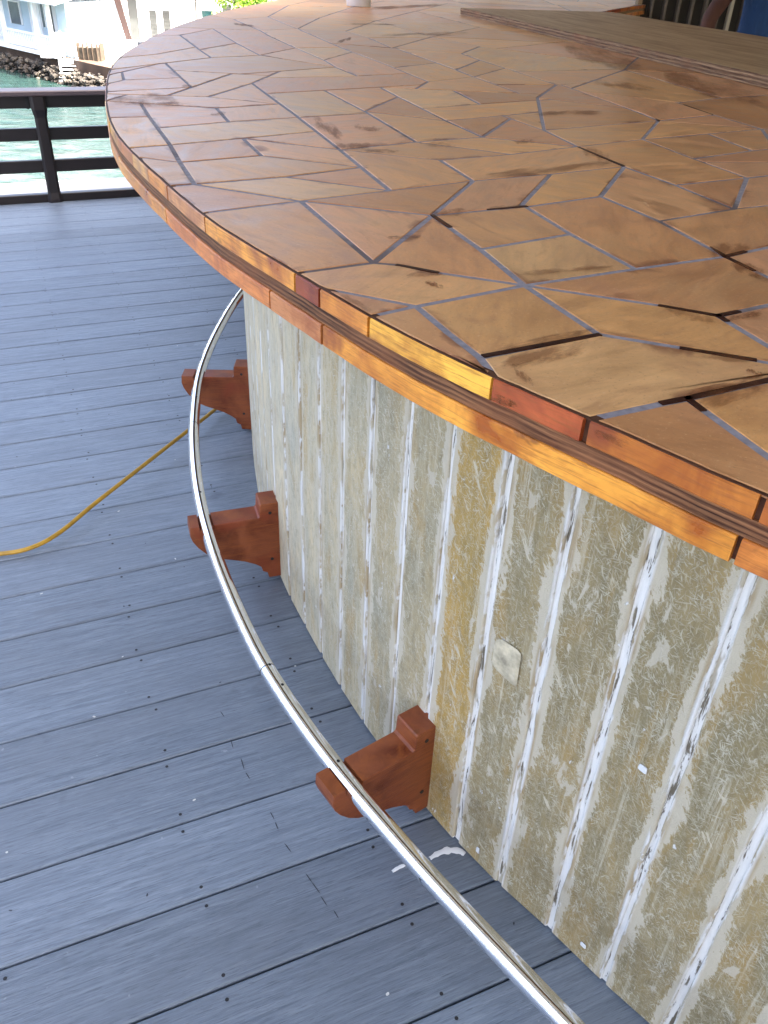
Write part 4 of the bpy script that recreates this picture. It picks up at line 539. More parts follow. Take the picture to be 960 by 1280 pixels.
mb=MB(); mb.bar((-9,NR+.96,-.165),(2.4,NR+.96,-.165),.52,.04,.004); mb.put('edge_board',M_white2,wk_o)
# piles under the deck edge
for k in range(-3,5):
    mb=MB(); mb.tube([dn(k*2.6,NR+.6,-5.2),dn(k*2.6,NR+.6,-.31)],.14,10)
    o=mb.put('deck_pile',M_post); o['kind']='structure'
# ------------------------------------------------------------------ roof over the terrace (above the frame; it shades the whole bar)
RZ=2.9
roof=MB(); roof.box(-1.1,16,-9,NR-.60,RZ,RZ+.14); roof.box(2.45,16,NR-.599,15,RZ+.003,RZ+.137)
ro=roof.put('terrace_roof',M_ceil,rz=TH); tag(ro,'flat pale timber roof over the bar','roof')
for u,n_ in ((8.2,14.4),(-.9,-4.5),(9.5,4.3),(6,-5),(12,0),(11,14)):
    mb=MB(); mb.box(u-.07,u+.07,n_-.07,n_+.07,.001,RZ+.001); mb.put('post',M_post,ro)
for k in range(7):
    mb=MB(); mb.box(-.9+k*2.4,-.82+k*2.4,-8.9,NR-.67,RZ-.14,RZ-.002); mb.put('joist',M_ceil,ro)
# ------------------------------------------------------------------ the bar
bar=empty('bar_counter',(0,0,0)); tag(bar,'curved bar with crazy paved stone top, orange timber edge and scraped board front','bar counter')
EP=Path(EDGE)
poly=[Vector((q[0],q[1],0)) for q in EDGE]+[Vector((q[0],q[1],0)) for q in INNER]
ep3=[EP.p[i]+Vector(((lambda t:(t.y,-t.x,0))((EP.p[min(i+1,len(EP.p)-1)]-EP.p[max(i-1,0)]).normalized())))*.03 for i in range(len(EP.p))]
top=put('countertop',slab(ep3+poly[len(EDGE):],HT-.0455,HT-.0275,'countertop'),simple('plywood_core',(.20,.12,.06),.7),bar)
gin=EP.cut(0,EP.L)
ep2=[EP.p[i]+Vector(((lambda t:(t.y,-t.x,0))((EP.p[min(i+1,len(EP.p)-1)]-EP.p[max(i-1,0)]).normalized())))*.012 for i in range(len(EP.p))]
gb=put('grout_bed',slab(ep2+poly[len(EDGE):],HT-.0273,HT-.0011,'grout_bed'),MG,top)
tints=[(.61,.312,.130),(.63,.328,.150),(.54,.258,.106),(.64,.340,.142),(.59,.292,.122),(.62,.310,.152),(.53,.248,.112),(.65,.335,.125),(.64,.365,.158),(.58,.282,.138),(.63,.335,.172)]
for P in TILES:
    q=clean_poly(P)
    if len(q)<3: continue
    c=sum(q,Vector())/len(q); dist=(c-Vector((0,0,0))).length
    I=inset(q,.0045)
    n=len(I)
    ar=sum(I[i].x*I[(i+1)%n].y-I[(i+1)%n].x*I[i].y for i in range(n))
    if ar<.0006: continue
    I2=inset(I,.0012)
    sz=math.sqrt(abs(ar)/2); I3=[c.lerp(v,1-min(.42,.030/max((v-c).length,.01))*random.uniform(.6,1.3)) for v in I2]
    tri=tessellate_polygon([I3])
    zt=HT+random.uniform(-.0005,.0005)
    vs=[(v.x,v.y,HT-.006) for v in I]+[(v.x,v.y,zt-.0009) for v in I]+[(v.x,v.y,zt) for v in I2]+[(v.x,v.y,zt) for v in I3]
    rim=[1]*(3*n)+[0]*n
    fs=[]
    for a,b,d in tri:
        if (I3[b]-I3[a]).cross(I3[d]-I3[a]).z<0: b,d=d,b
        fs.append((3*n+a,3*n+b,3*n+d))
    for i in range(n):
        j=(i+1)%n; fs+=[(i,j,n+j,n+i),(n+i,n+j,2*n+j,2*n+i),(2*n+i,2*n+j,3*n+j,3*n+i)]
    t=random.choice(tints); k=random.uniform(.88,1.12)
    vs=[(v[0]-c.x,v[1]-c.y,v[2]-HT) for v in vs]
    me=mesh('tile',vs,fs); at_=me.attributes.new('rim','FLOAT','POINT'); at_.data.foreach_set('value',[float(x) for x in rim])
    put('tile',me,MT,top,tuple(x*k for x in t),(c.x,c.y,HT))
# joints filled with dark resin
for s in DARK:
    P=[Vector((q[0],q[1],0)) for q in s]; mb=MB()
    for a,b in zip(P[:-1],P[1:]): 
        d=(b-a).normalized()*.003; mb.bar(a-d+Vector((0,0,HT-.0012)),b+d+Vector((0,0,HT-.0012)),.0072,.003)
    mb.put('joint_filler',MDARK,top)
# oil strokes on the tiles; along the plywood edge its reddish reflection is painted
for i,s in enumerate(STAIN_REFL):
    P=[Vector((s[k],s[k+1],0)) for k in (0,2,4,6)]; z=HT+.0009+.00012*(i%5)
    nu,nv=6,3; vs=[];uv=[];fs=[]
    for b in range(nv+1):
        for a in range(nu+1):
            u_,v_=a/nu,b/nv; q=(P[0].lerp(P[1],u_)).lerp(P[3].lerp(P[2],u_),v_); vs.append((q.x,q.y,z)); uv.append((u_,v_))
    for b in range(nv):
        for a in range(nu): k=b*(nu+1)+a; fs.append((k,k+nu+1,k+nu+2,k+1))
    me=mesh('stain_and_reflection',vs,fs); ul=me.uv_layers.new(name='UVMap')
    for l in me.loops: ul.data[l.index].uv=uv[l.vertex_index]
    o=put('stain_and_reflection',me,MST,top); o.color=(1,1,1,random.choice((.5,.65,.8)) if (P[0]-P[3]).length<.03 else random.uniform(.3,.5))
# timber edge: upper course of blocks, plywood band, lower course
U_COL=[(.54,.17,.030),(.62,.22,.032),(.46,.10,.028),(.82,.42,.055),(.74,.30,.045),(.30,.065,.026),(.78,.34,.055),(.58,.27,.11),(.62,.25,.06),(.66,.36,.13),(.45,.16,.06),(.70,.36,.10)]
def course(joints,cols,z0,z1,gaps,lo,hi,o0,name):
    js=sorted(EP.near(q) for q in joints); a0=js[0]; 
    pre=[];t=a0
    while t>lo: t-=random.uniform(.14,.34); pre.append(t)
    post=[];t=js[-1]
    while t<hi: t+=random.uniform(.12,.34); post.append(min(t,hi))
    pre=[max(x,lo) for x in pre]
    full=pre[::-1]+js+post; base=len(pre)
    for i in range(len(full)-1):
        if full[i+1]-full[i]<.015: continue
        g=gaps
        cc=cols[(i-base+1)%len(cols)] if 0<=i-base+1<len(cols) else random.choice(cols)
        me=strip(EP,full[i]+g*random.uniform(.1,.7),full[i+1]-g*random.uniform(.1,.7),o0+random.uniform(-.0008,.0008),.034,z0,z1,name,.0015)
        put(name,me,MW,bar_edge,cc)
bar_edge=put('edge_band',strip(EP,0,EP.L,.0016,.04,HT-.0462,HT-.0272,'edge_band'),MPE,bar)
course(UPJ,U_COL,HT-.0270,HT-.0022,.006,0,EP.L,-.0015,'edge_block')
L_COL=[(.68,.24,.045),(.80,.34,.045),(.70,.32,.12),(.70,.26,.07),(.70,.32,.08),(.62,.26,.08)]
course(LOJ,L_COL,HT-.0735,HT-.0464,.006,0,EP.L,-.0025,'edge_block')
# dark glue line visible in the gaps between blocks
put('glue_line',strip(EP,0,EP.L,.0045,.013,HT-.0720,HT-.0014,'glue_line'),MGLUE,bar_edge)
put('glue_line',strip(EP,0,EP.L,.0004,.0125,HT-.0021,HT-.0013,'glue_line'),MGLUE,bar_edge)
# inner edge of the counter
IP=Path(INNER[::-1])
IP2=Path(INNER)
inner_edge=put('edge_band',strip(IP2,.02,IP2.L-.02,.0016,.04,HT-.0462,HT-.0272,'edge_band'),MPE,bar)
t=.03
while t<IP2.L-.3:
    l=random.uniform(.16,.4)
    for z0,z1 in ((HT-.0270,HT-.0022),(HT-.0735,HT-.0464)):
        put('edge_block',strip(IP2,t,t+l-.004,-.0015,.034,z0,z1,'edge_block',.0015),MW,inner_edge,random.choice(U_COL))
    t+=l
# front wall: boards over a painted backing, grooves between
WP_=smooth_line(catmull([(2.4,-.80),(1.75,-.36),(1.2,.04),(.8,.365),(.468,.662),(.333,.805),(.246,.893),(.175,.975),(.114,1.05),(-.004,1.233),(-.094,1.39),(-.199,1.60),(-.297,1.825),(-.405,2.2),(-.487,2.6),(-.517,2.95),(-.505,3.3),(-.46,3.7),(-.42,4.5),(-.40,5.5),(-.36,6.8),(-.1,8.2),(.4,9.2),(1.2,9.9),(2.4,10.2)],8),6)
WP=Path(WP_)
WTOP=HT-.0755
wall=put('front_wall',strip(WP,0,WP.L,.0062,.10,.004,WTOP,'front_wall'),MGR,bar)
PITCH=.117; BW=.1070
g0=WP.near((.246,.895))
hb=BW/2; ch=.0028; th=.0115
def board_mesh(seed):
    rn=random.Random(seed); nz=18; zs=[.006+(WTOP-.007)*k/(nz-1) for k in range(nz)]; vs=[]; n=8
    w_l=rn.uniform(-.002,.0022); w_r=rn.uniform(-.002,.0022)
    for z in zs:
        l=-hb+w_l+.0030*noise.noise((z*9,seed*3.1,0))+.0016*noise.noise((z*31,seed*3.1,5)); r=hb-w_r+.0030*noise.noise((z*9,seed*5.7,9))+.0016*noise.noise((z*31,seed*5.7,3))
        vs+=[(l,0,z),(l,-th+ch*.75,z),(l+ch*.45,-th+ch*.22,z),(l+ch,-th,z),(r-ch,-th,z),(r-ch*.45,-th+ch*.22,z),(r,-th+ch*.75,z),(r,0,z)]
    fs=[]
    for k in range(nz-1):
        for i in range(n): fs.append((k*n+i,k*n+(i+1)%n,(k+1)*n+(i+1)%n,(k+1)*n+i))
    fs+=[tuple(range(n))[::-1],tuple(range((nz-1)*n,nz*n))]
    me=mesh('board',vs,fs); me.materials.append(MB_); return me
bmes=[board_mesh(i) for i in range(9)]
B_COL={0:(.245,.225,.140),1:(.235,.215,.135),-1:(.25,.225,.145)}
k0=-int(g0/PITCH)
k=k0
while True:
    t=g0+(k+.5)*PITCH
    if t>WP.L-.1: break
    q=WP.at(t); tn=WP.tan(t); nr=Vector((tn.y,-tn.x,0))     # nr points into the bar
    if t>.08:
        o=put('board',bmes[k%9],parent=wall); o.location=(q.x+nr.x*.0130,q.y+nr.y*.0130,0); o.rotation_euler=(0,0,math.atan2(-tn.y,-tn.x))
        yel=1 if k==1 else 0
        base=Vector((.33,.262,.135)) if not yel else Vector((.46,.30,.085))
        if k>1: f_=min(1,(k-1)/7); base=Vector((.37,.305,.175)).lerp(Vector((.70,.625,.455)),f_)  # boards paler leftwards: leftover paint plus grazing glare put into their colour
        j=random.uniform(.93,1.07); o.color=(base.x*j,base.y*j,base.z*j,1)
        if yel: o['label']='board stained yellow ochre beside the bracket'
    k+=1
# inner wall of the bar
iw=Path([(v.x-0.10,v.y+.02) for v in IP2.p])
put('inner_wall',strip(IP2,.1,IP2.L-.05,.12,.20,.004,WTOP,'inner_wall'),simple('cream_wall',(.50,.42,.28),.7,0,.2,4,.3),bar)
# putty patches on the boards
def patch(q,z,w_,h_,mat,lab=None):
    t=WP.near(q); p_=WP.at(t); tn=WP.tan(t); nr=Vector((tn.y,-tn.x,0)); out=-nr
    mb=MB(); n=14; vs=[];
    for s,d in ((1.0,.0),(.82,.0016)):
        for a in range(n):
            an=2*math.pi*a/n; rr=1+.07*math.sin(an*3+q[0]*40)+.05*math.sin(an*7)
            e=math.copysign(abs(math.cos(an))**.4,math.cos(an)),math.copysign(abs(math.sin(an))**.4,math.sin(an))
            vs.append(p_+tn*(e[0]*w_*rr*s)+Vector((0,0,z+e[1]*h_*rr*s))+out*(.0008+d))
    fs=[(a,(a+1)%n,n+(a+1)%n,n+a) for a in range(n)]+[tuple(range(n,2*n))]
    mb.add(vs,[f for f in fs]); o=mb.put('putty_patch',mat,wall)
    if lab: o['label']=lab
    return o
MPT=simple('putty',(.50,.43,.29),.65,0,.45,45,.9); MPW=simple('flake_white',(.74,.74,.72),.5,0,.1,60,.5)
patch((.203,.943),.534,.028,.036,MPT,'cream putty patch on a scraped board')
for q,z,w_,h_ in (((.377,.759),.52,.007,.006),((.207,.938),.045,.004,.008),((.375,.761),.054,.006,.005)):
    patch(q,z,w_,h_,MPW)
# ------------------------------------------------------------------ foot rail on timber brackets
RZc=.2
rp=smooth_line(catmull([(1.55,-.58,RZc),(1.1,-.22,RZc),(.68,.165,RZc),(.40,.45,RZc),(.293,.566,RZc),(.2,.669,RZc),(.105,.776,RZc),(.017,.883,RZc),(-.067,.989,RZc),(-.151,1.108,RZc),(-.237,1.245,RZc),(-.312,1.391,RZc),(-.388,1.558,RZc),(-.453,1.719,RZc),(-.515,1.904,RZc),(-.572,2.119,RZc),(-.613,2.318,RZc),(-.654,2.577,RZc),(-.670,2.849,RZc),(-.668,3.15,RZc),(-.655,3.382,RZc),(-.62,3.7,RZc),(-.58,4.2,RZc)],6),3)
mb=MB(); mb.tube(rp,.0172,20); rail=mb.put('foot_rail',MS,bar,True); rail['label']='curved polished steel foot rail tube'
RP=Path(rp)
for q in ((-.067,.989),(-.226,1.226),(-.50,1.86),(-.63,2.42),(-.195,1.17)):
    t=RP.near(q); c=RP.at(t); mb=MB(); tn=RP.tan(t); sd_=Vector((tn.y,-tn.x,0))
    d=(Vector((0,0,1))*.93+sd_*.25).normalized(); a=Vector((c.x,c.y,RZc))+d*.0165
    mb.tube([a,a+d*.0011],.0032,10); mb.put('bolt_hole',M_black,rail)
for q in ((-.226,1.226),(-.60,2.25)):
    t=RP.near(q); P_=[Vector((*RP.at(t+k*.0012).xy,RZc)) for k in range(3)]
    MB().tube(P_,.01735,20).put('joint_ring',simple('joint_dark',(.05,.045,.04),.4,.8),rail,True)
# bracket: back plate, stepped top with a seat for the tube, curved belly
def bracket_mesh(uc):
    rt_=.0178
    P=[(-.008,.012),(.030,.012),(.034,.030),(.046,.036),(.050,.052),(.066,.064),(.092,.078),(.125,.090),(.150,.098),(.172,.108),(.192,.124),(.210,.146),(.222,.168),(.227,.186),(.225,.211),
       (uc+rt_,.211)]
    for k in range(1,8):
        a=math.pi*k/8; P.append((uc+rt_*math.cos(a),RZc+.004-rt_*math.sin(a)))
    P+=[(uc-rt_,.211),(.052,.212),(.047,.216),(.045,.250),(.042,.253),(-.008,.253)]
    n=len(P); hw_=.031; b_=.0016
    vs=[];fs=[]
    C=[Vector((x,0,z)) for x,z in P]
    I=inset([Vector((x,z,0)) for x,z in P],b_)
    for y,ring in ((-hw_,'i'),(-hw_+b_,'o'),(hw_-b_,'o'),(hw_,'i')):
        for i in range(n):
            x,z=(I[i].x,I[i].y) if ring=='i' else P[i]
            vs.append((x,y,z))
    for k in range(3):
        for i in range(n): fs.append((k*n+i,k*n+(i+1)%n,(k+1)*n+(i+1)%n,(k+1)*n+i))
    fs+=[tuple(range(n))[::-1],tuple(range(3*n,4*n))]
    return mesh('bracket',vs,fs)
for q,d in (((.086,1.070),(-.80,-.60)),((-.288,1.800),(-.945,-.33)),((-.492,2.615),(-1,-.03)),((-.47,3.66),(-.98,.14))):
    t=WP.near(q); w0=WP.at(t); d_=Vector((d[0],d[1],0)).normalized()
    # the tube seat is cut where the rail crosses this bracket
    uc=min(((w0+d_*(.10+.001*k)-RP.at(RP.near(w0+d_*(.10+.001*k)))).length,.10+.001*k) for k in range(0,130,2))[1]
    bmm=bracket_mesh(min(uc,.188)); bmm.materials.append(MBR)
    bm2=bmesh.new(); bm2.from_mesh(bmm); bmesh.ops.triangulate(bm2,faces=[f for f in bm2.faces if len(f.verts)>4]); bmesh.ops.recalc_face_normals(bm2,faces=bm2.faces); bm2.to_mesh(bmm); bm2.free()
    o=put('bracket',bmm,parent=rail)
    o.location=(w0.x,w0.y,0); o.rotation_euler=(0,0,math.atan2(d[1],d[0])); j=random.uniform(.85,1.1); o.color=(.225*j,.066*j,.026*j,1)
    for u_,z_ in ((.020,.225),(.020,.075)):
        mb=MB(); mb.tube([(u_,-.0312,z_),(u_,-.0322,z_)],.0045,8); mb.tube([(u_,.0312,z_),(u_,.0322,z_)],.0045,8); b_=mb.put('screw',M_black,None); b_.parent=rail; b_.location=o.location; b_.rotation_euler=o.rotation_euler
# ------------------------------------------------------------------ yellow hose on the deck
hz=[(-.42,3.30,.012),(-.52,3.02,.02),(-.616,2.736,.03),(-.66,2.60,.035),(-.695,2.48,.045),(-.757,2.30,.05),(-.815,2.16,.045),(-.873,2.035,.035),(-.928,1.915,.022),(-.985,1.847,.014),(-1.066,1.815,.0100),(-1.25,1.79,.0100),(-1.6,1.86,.0100),(-2.2,2.1,.0100),(-3.0,2.2,.0100)]
mb=MB(); mb.tube(catmull(hz,7),.0066,10); tag(mb.put('hose',M_hose,None,True),'yellow hose curving over the blue deck boards','hose')
# ------------------------------------------------------------------ plywood sheets on the counter
def m_plytop():
    m,n,b=newmat('plywood_face'); g=G(n); v=g.coord()
    s=g.noise(g.mapping(v,(1.2,9,1)),1.6,6,.65,.8); f=g.noise(g.mapping(v,(8,120,1)),1.4,4)
    c=g.ramp(s,[(.3,(.25,.145,.072)),(.52,(.40,.255,.135)),(.75,(.48,.33,.185))]); c=g.mix(g.math('MULTIPLY',g.ramp(f,[(.5,0),(.7,1)]),.35),c,(.14,.085,.05))
    st=g.noise(v,2.4,4,.6,.4); c=g.mix(g.ramp(st,[(.60,0),(.72,.55)]),c,(.16,.08,.045))
    g.l(c,b.inputs['Base Color']); b.inputs['Roughness'].default_value=.6; b.inputs['Specular IOR Level'].default_value=.2; g.l(g.bump(f,.2,.002),b.inputs['Normal']); return m
MPLY=m_plytop(); MPLE=m_ply_edge('plywood_sheet_edge',(.09,.035,.018),(.50,.31,.17),480,1.2)
px=Vector((.2737,-.9618,0)); py=Vector((.9618,.2737,0)); pang=math.atan2(px.y,px.x)
ps=empty('plywood_sheet',(.340,6.151,HT+.0016),pang); tag(ps,'two long plywood sheets laid together on the tiled bar top','plywood')
def sheet(z0,z1,x0,x1,y0,y1,nm):
    # rippled, slightly chipped front edge
    n=60; vs=[];fs=[]
    for i in range(n+1):
        x=x0+(x1-x0)*i/n; e=y0+.004*noise.noise((x*6,z0*50,1))+.003*noise.noise((x*25,z0*90,4))
        vs+=[(x,e,z0),(x,e,z1),(x,y1,z1),(x,y1,z0)]
    for i in range(n):
        for k in range(4): fs.append((i*4+k,i*4+(k+1)%4,i*4+4+(k+1)%4,i*4+4+k))
    fs+=[(3,2,1,0),tuple(n*4+k for k in range(4))]
    me=mesh(nm,vs,fs); me.materials.append(MPLY); me.materials.append(MPLE)
    for p_ in me.polygons:
        if abs(p_.normal.z)<.5: p_.material_index=1
    return put(nm,me,None,ps)
# local y axis of the empty: +90deg from px -> points to +(.9618,.2737)
sheet(0,.0180,0,3.7,.004,1.06,'sheet'); sheet(.0186,.0370,.012,3.7,.0,1.052,'sheet')
# ------------------------------------------------------------------ white paint bucket on the counter
bk=empty('paint_bucket',(-.325,6.56,HT+.001)); tag(bk,'white plastic paint bucket standing on the far end of the bar top','bucket')
M_pl=simple('white_plastic',(.78,.80,.82),.35,0,.04,4,.05)
MB().lathe([(0,.0),(.078,.0),(.082,.004),(.094,.185),(.090,.185),(.079,.008),(0,.008)]).put('shell',M_pl,bk,True)
MB().lathe([(.093,.168),(.101,.170),(.102,.186),(.096,.190),(.090,.188),(.090,.168)]).put('rim',M_pl,bk,True)
mb=MB(); mb.tube([(.098*math.cos(a)*1.02,-.098*math.sin(a)*.55-.02,.168-.10*math.sin(a)) for a in [math.pi*k/16 for k in range(17)]],.0022,6); mb.put('handle',simple('wire',(.45,.45,.46),.35,1),bk,True)
MB().tube([(-.03,-.084,.06),(-.03,-.0855,.10)],.012,10).put('label_mark',simple('label_grey',(.22,.27,.33),.5),bk)
# ------------------------------------------------------------------ boarded partition behind the bar
pt=empty('board_partition',(2.07,8.62,0)); tag(pt,'vertical board partition behind the bar, shade put into its dark colour','partition')
M_dk=simple('shaded_board',(.135,.105,.078),.55,0,.3,5,.3); M_dk2=simple('pale_trim',(.52,.44,.32),.6,0,.1,5,.2)  # board tone darkened for the shade inside the bar
MB().box(0,4.2,.03,.09,.004,2.85).put('backing',simple('backing_dark',(.06,.05,.04),.8),pt)
x=.03; i=0
while x<4.1:
    bw=.118
    if i==6:
        MB().bar((x+.05,.012,.004),(x+.05,.012,2.85),.03,.085,.003,Vector((0,1,0))).put('trim',M_dk2,pt); x+=.10
    else:
        MB().bar((x+bw/2,.015,.006),(x+bw/2,.015,2.84),.024,bw-.012,.004,Vector((0,1,0))).put('board',M_dk,pt,color=None); x+=bw
    i+=1
MB().box(-.035,0,-.02,.09,.004,2.85).put('corner_trim',simple('tan_trim',(.30,.20,.10),.6),pt)
# ------------------------------------------------------------------ person standing inside the bar
def skin(name,verts,edges,rad,mat,parent,sub=2,root=0):
    me=bpy.data.meshes.new(name); me.from_pydata(verts,edges,[]); o=bpy.data.objects.new(name,me); col.objects.link(o)
    md=o.modifiers.new('s','SKIN'); md.use_smooth_shade=True
    sv_=me.skin_vertices[0].data
    for i,r_ in enumerate(rad): sv_[i].radius=r_ if isinstance(r_,tuple) else (r_,r_)
    sv_[root].use_root=True
    ss=o.modifiers.new('u','SUBSURF'); ss.levels=sub; ss.render_levels=sub
    dg=bpy.context.evaluated_depsgraph_get(); bpy.context.view_layer.update(); dg=bpy.context.evaluated_depsgraph_get()
    m2=bpy.data.meshes.new_from_object(o.evaluated_get(dg)); bpy.data.objects.remove(o)
    m2.name=name; m2.materials.clear(); m2.materials.append(mat); m2.polygons.foreach_set('use_smooth',[True]*len(m2.polygons))
    q=bpy.data.objects.new(name,m2); col.objects.link(q); q.parent=parent; return q
pr=empty('person',(2.13,5.66,0),R(8)); tag(pr,'person in a blue shirt standing inside the bar with one arm hanging','person')
M_skin=simple('skin',(.090,.030,.016),.75,0,.12,9,.1); 
def m_cloth(name,c):
    m,n,b=newmat(name); g=G(n); v=g.coord(); f=g.noise(g.mapping(v,(3,3,1.6)),3,5,.6,1.0)
    g.l(g.ramp(f,[(.3,tuple(x*.8 for x in c)),(.7,tuple(x*1.2 for x in c))]),b.inputs['Base Color']); b.inputs['Roughness'].default_value=.85
    g.l(g.bump(f,.9,.03),b.inputs['Normal']); return m
M_shirt=m_cloth('blue_cotton',(.020,.060,.165)); M_trs=m_cloth('grey_cotton',(.09,.09,.10))
V=[(0,0,.95),(0,0,1.10),(0,0,1.26),(0,0,1.40),(0,0,1.48),(0,-.01,1.56),(0,-.015,1.64),(0,-.01,1.72),
   (-.19,0,1.42),(-.30,.0,1.31),(-.385,.0,1.17),(-.395,-.03,1.05),(-.385,-.075,.91),(-.375,-.09,.84),
   (.19,0,1.42),(.28,.0,1.28),(.33,.0,1.14),(.345,-.04,1.02),(.35,-.10,.90),(.35,-.12,.83),
   (-.09,0,.88),(-.10,0,.50),(-.11,.02,.10),(-.115,-.10,.045),(.09,0,.88),(.10,0,.50),(.11,.02,.10),(.115,-.10,.045)]
E_=[(0,1),(1,2),(2,3),(3,4),(4,5),(5,6),(6,7),(3,8),(8,9),(9,10),(10,11),(11,12),(12,13),(3,14),(14,15),(15,16),(16,17),(17,18),(18,19),(0,20),(20,21),(21,22),(22,23),(0,24),(24,25),(25,26),(26,27)]
rd=[(.155,.11),(.145,.10),(.155,.105),(.13,.09),.055,.06,(.078,.092),(.06,.075),.062,.052,.046,.046,.033,.03,.062,.052,.046,.046,.033,.03,.085,.060,.043,.036,.085,.060,.043,.036]
skin('body',V,E_,rd,M_skin,pr)
# hands: palm with five fingers each
for s in (-1,1):
    b0=Vector((-.375 if s<0 else .35,-.09 if s<0 else -.12,.83)); vs=[b0,b0+Vector((0,-.012,-.055)),b0+Vector((0,-.02,-.085))]; ed=[(0,1),(1,2)]; rr=[(.026,.020),(.036,.018),(.034,.016)]
    for k,(dy,l) in enumerate(((-.030,.058),(-.011,.070),(.009,.066),(.027,.052))):
        p0=b0+Vector((0,-.02+dy,-.088)); i0=len(vs); vs+=[p0,p0+Vector((-s*.008,0,-l*.5)),p0+Vector((-s*.022,0,-l))]; ed+=[(2,i0),(i0,i0+1),(i0+1,i0+2)]; rr+=[.0095,.009,.008]
    i0=len(vs); vs+=[b0+Vector((-s*.012,-.045,-.035)),b0+Vector((-s*.022,-.062,-.070))]; ed+=[(0,i0),(i0,i0+1)]; rr+=[.011,.009]
    skin('hand',[tuple(v) for v in vs],ed,rr,M_skin,pr,1)
SV=[(0,0,.90),(0,0,1.0),(0,0,1.12),(0,0,1.26),(0,0,1.40),(0,0,1.47),(-.19,0,1.425),(-.27,0,1.35),(-.305,0,1.31),(.19,0,1.425),(.28,0,1.28),(.315,0,1.19)]
SE=[(0,1),(1,2),(2,3),(3,4),(4,5),(4,6),(6,7),(7,8),(4,9),(9,10),(10,11)]
skin('shirt',SV,SE,[(.225,.155),(.215,.15),(.195,.14),(.19,.135),(.155,.11),.07,.082,.078,.078,.082,.078,.078],M_shirt,pr)
TV=[(0,0,.97),(-.095,0,.86),(-.105,0,.5),(-.115,.02,.09),(.095,0,.86),(.105,0,.5),(.115,.02,.09)]
skin('trousers',TV,[(0,1),(1,2),(2,3),(0,4),(4,5),(5,6)],[(.17,.125),.108,.085,.072,.108,.085,.072],M_trs,pr)
hv=MB()
n=20
for i in range(9):
    a=math.pi*.52*i/8
    for k in range(n):
        t=2*math.pi*k/n; hv.v.append(Vector((.088*math.sin(a)*math.cos(t),.008+.100*math.sin(a)*math.sin(t),1.68+.115*math.cos(a)-(.05 if (i==8 and math.sin(t)>0) else 0))))
for i in range(8):
    for k in range(n): hv.f.append((i*n+k,(i+1)*n+k,(i+1)*n+(k+1)%n,i*n+(k+1)%n))
hv.put('hair',simple('hair',(.015,.012,.01),.7,0,.2,60,.5),pr,True)
for s in (-1,1):
    MB().lathe([(0,-.011),(.008,-.007),(.0115,0),(.008,.007),(0,.011)],(s*.032,-.094,1.655),10).put('eye',simple('eye',(.5,.5,.48),.3),pr,True)
    MB().tube([(s*.084,.0,1.60),(s*.094,.008,1.64),(s*.092,.01,1.67),(s*.082,.004,1.69)],.012,8).put('ear',M_skin,pr,True)
MB().tube([(0,-.098,1.665),(0,-.118,1.625),(0,-.100,1.612)],.012,8,True,[.6,1.2,.8]).put('nose',M_skin,pr,True)
MB().tube([(-.026,-.092,1.578),(0,-.102,1.575),(.026,-.092,1.578)],.006,8).put('mouth',simple('lips',(.11,.04,.035),.5),pr,True)
for s in (-1,1):
    MB().tube([(s*.115,.05,.045),(s*.115,-.04,.045),(s*.12,-.13,.035),(s*.12,-.19,.03)],.047,12,True,[.8,1,.95,.6]).put('shoe',simple('shoe',(.03,.03,.03),.5),pr,True)
# ------------------------------------------------------------------ water and the far shore
WZ=-4.475
def m_water():
    m,n,b=newmat('harbour_water'); g=G(n); v=g.coord()
    b.inputs['Roughness'].default_value=.08; b.inputs['IOR'].default_value=1.33
    f1=g.noise(g.mapping(v,(1,1.8,1)),.9,5,.6,.4); f2=g.noise(g.mapping(v,(1,1.5,1)),3.4,4,.6)
    nb=g.bump(f1,.9,.35); g.l(g.bump(f2,.55,.08,nb),b.inputs['Normal'])
    # glitter painted pale on the ripples, seawall's shade and reflection painted dark towards it
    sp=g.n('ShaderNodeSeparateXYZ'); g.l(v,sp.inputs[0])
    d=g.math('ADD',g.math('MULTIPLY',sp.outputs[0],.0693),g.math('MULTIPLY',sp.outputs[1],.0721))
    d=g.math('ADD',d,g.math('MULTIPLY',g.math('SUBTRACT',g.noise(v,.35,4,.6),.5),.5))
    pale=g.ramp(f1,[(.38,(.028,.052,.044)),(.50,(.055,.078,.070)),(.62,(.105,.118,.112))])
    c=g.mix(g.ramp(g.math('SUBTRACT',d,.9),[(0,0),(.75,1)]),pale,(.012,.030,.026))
    g.l(c,b.inputs['Base Color']); return m
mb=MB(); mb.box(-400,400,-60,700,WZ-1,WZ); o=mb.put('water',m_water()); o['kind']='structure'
S0=Vector((-21.33,48.96,0)); SD=Vector((.72093,-.69300,0)); SN=Vector((.69300,.72093,0)); SANG=math.atan2(SD.y,SD.x)
gp=[S0+SD*-60+SN*.5,S0+SD*30+SN*.5,S0+SD*120+SN*140,S0+SD*-60+SN*180]
o=put('shore_ground',slab(gp,WZ-.6,-3.55,'shore_ground'),simple('shore_soil',(.22,.19,.14),.9,0,.3,.6,.3)); o['kind']='structure'
def m_rock():
    m,n,b=newmat('seawall_rock'); g=G(n); v=g.coord()
    vo=g.n('ShaderNodeTexVoronoi'); vo.inputs['Scale'].default_value=3.0; g.l(v,vo.inputs['Vector'])
    f=g.noise(v,2.2,5,.65); c=g.ramp(f,[(.38,(.012,.010,.008)),(.52,(.035,.028,.022)),(.74,(.15,.13,.10))])
    g.l(c,b.inputs['Base Color']); b.inputs['Roughness'].default_value=.85; g.l(g.bump(f,.8,.1),b.inputs['Normal']); return m
MRK=m_rock(); MWL=simple('seawall_face',(.055,.030,.017),.85,0,.45,1.6,.5,8)
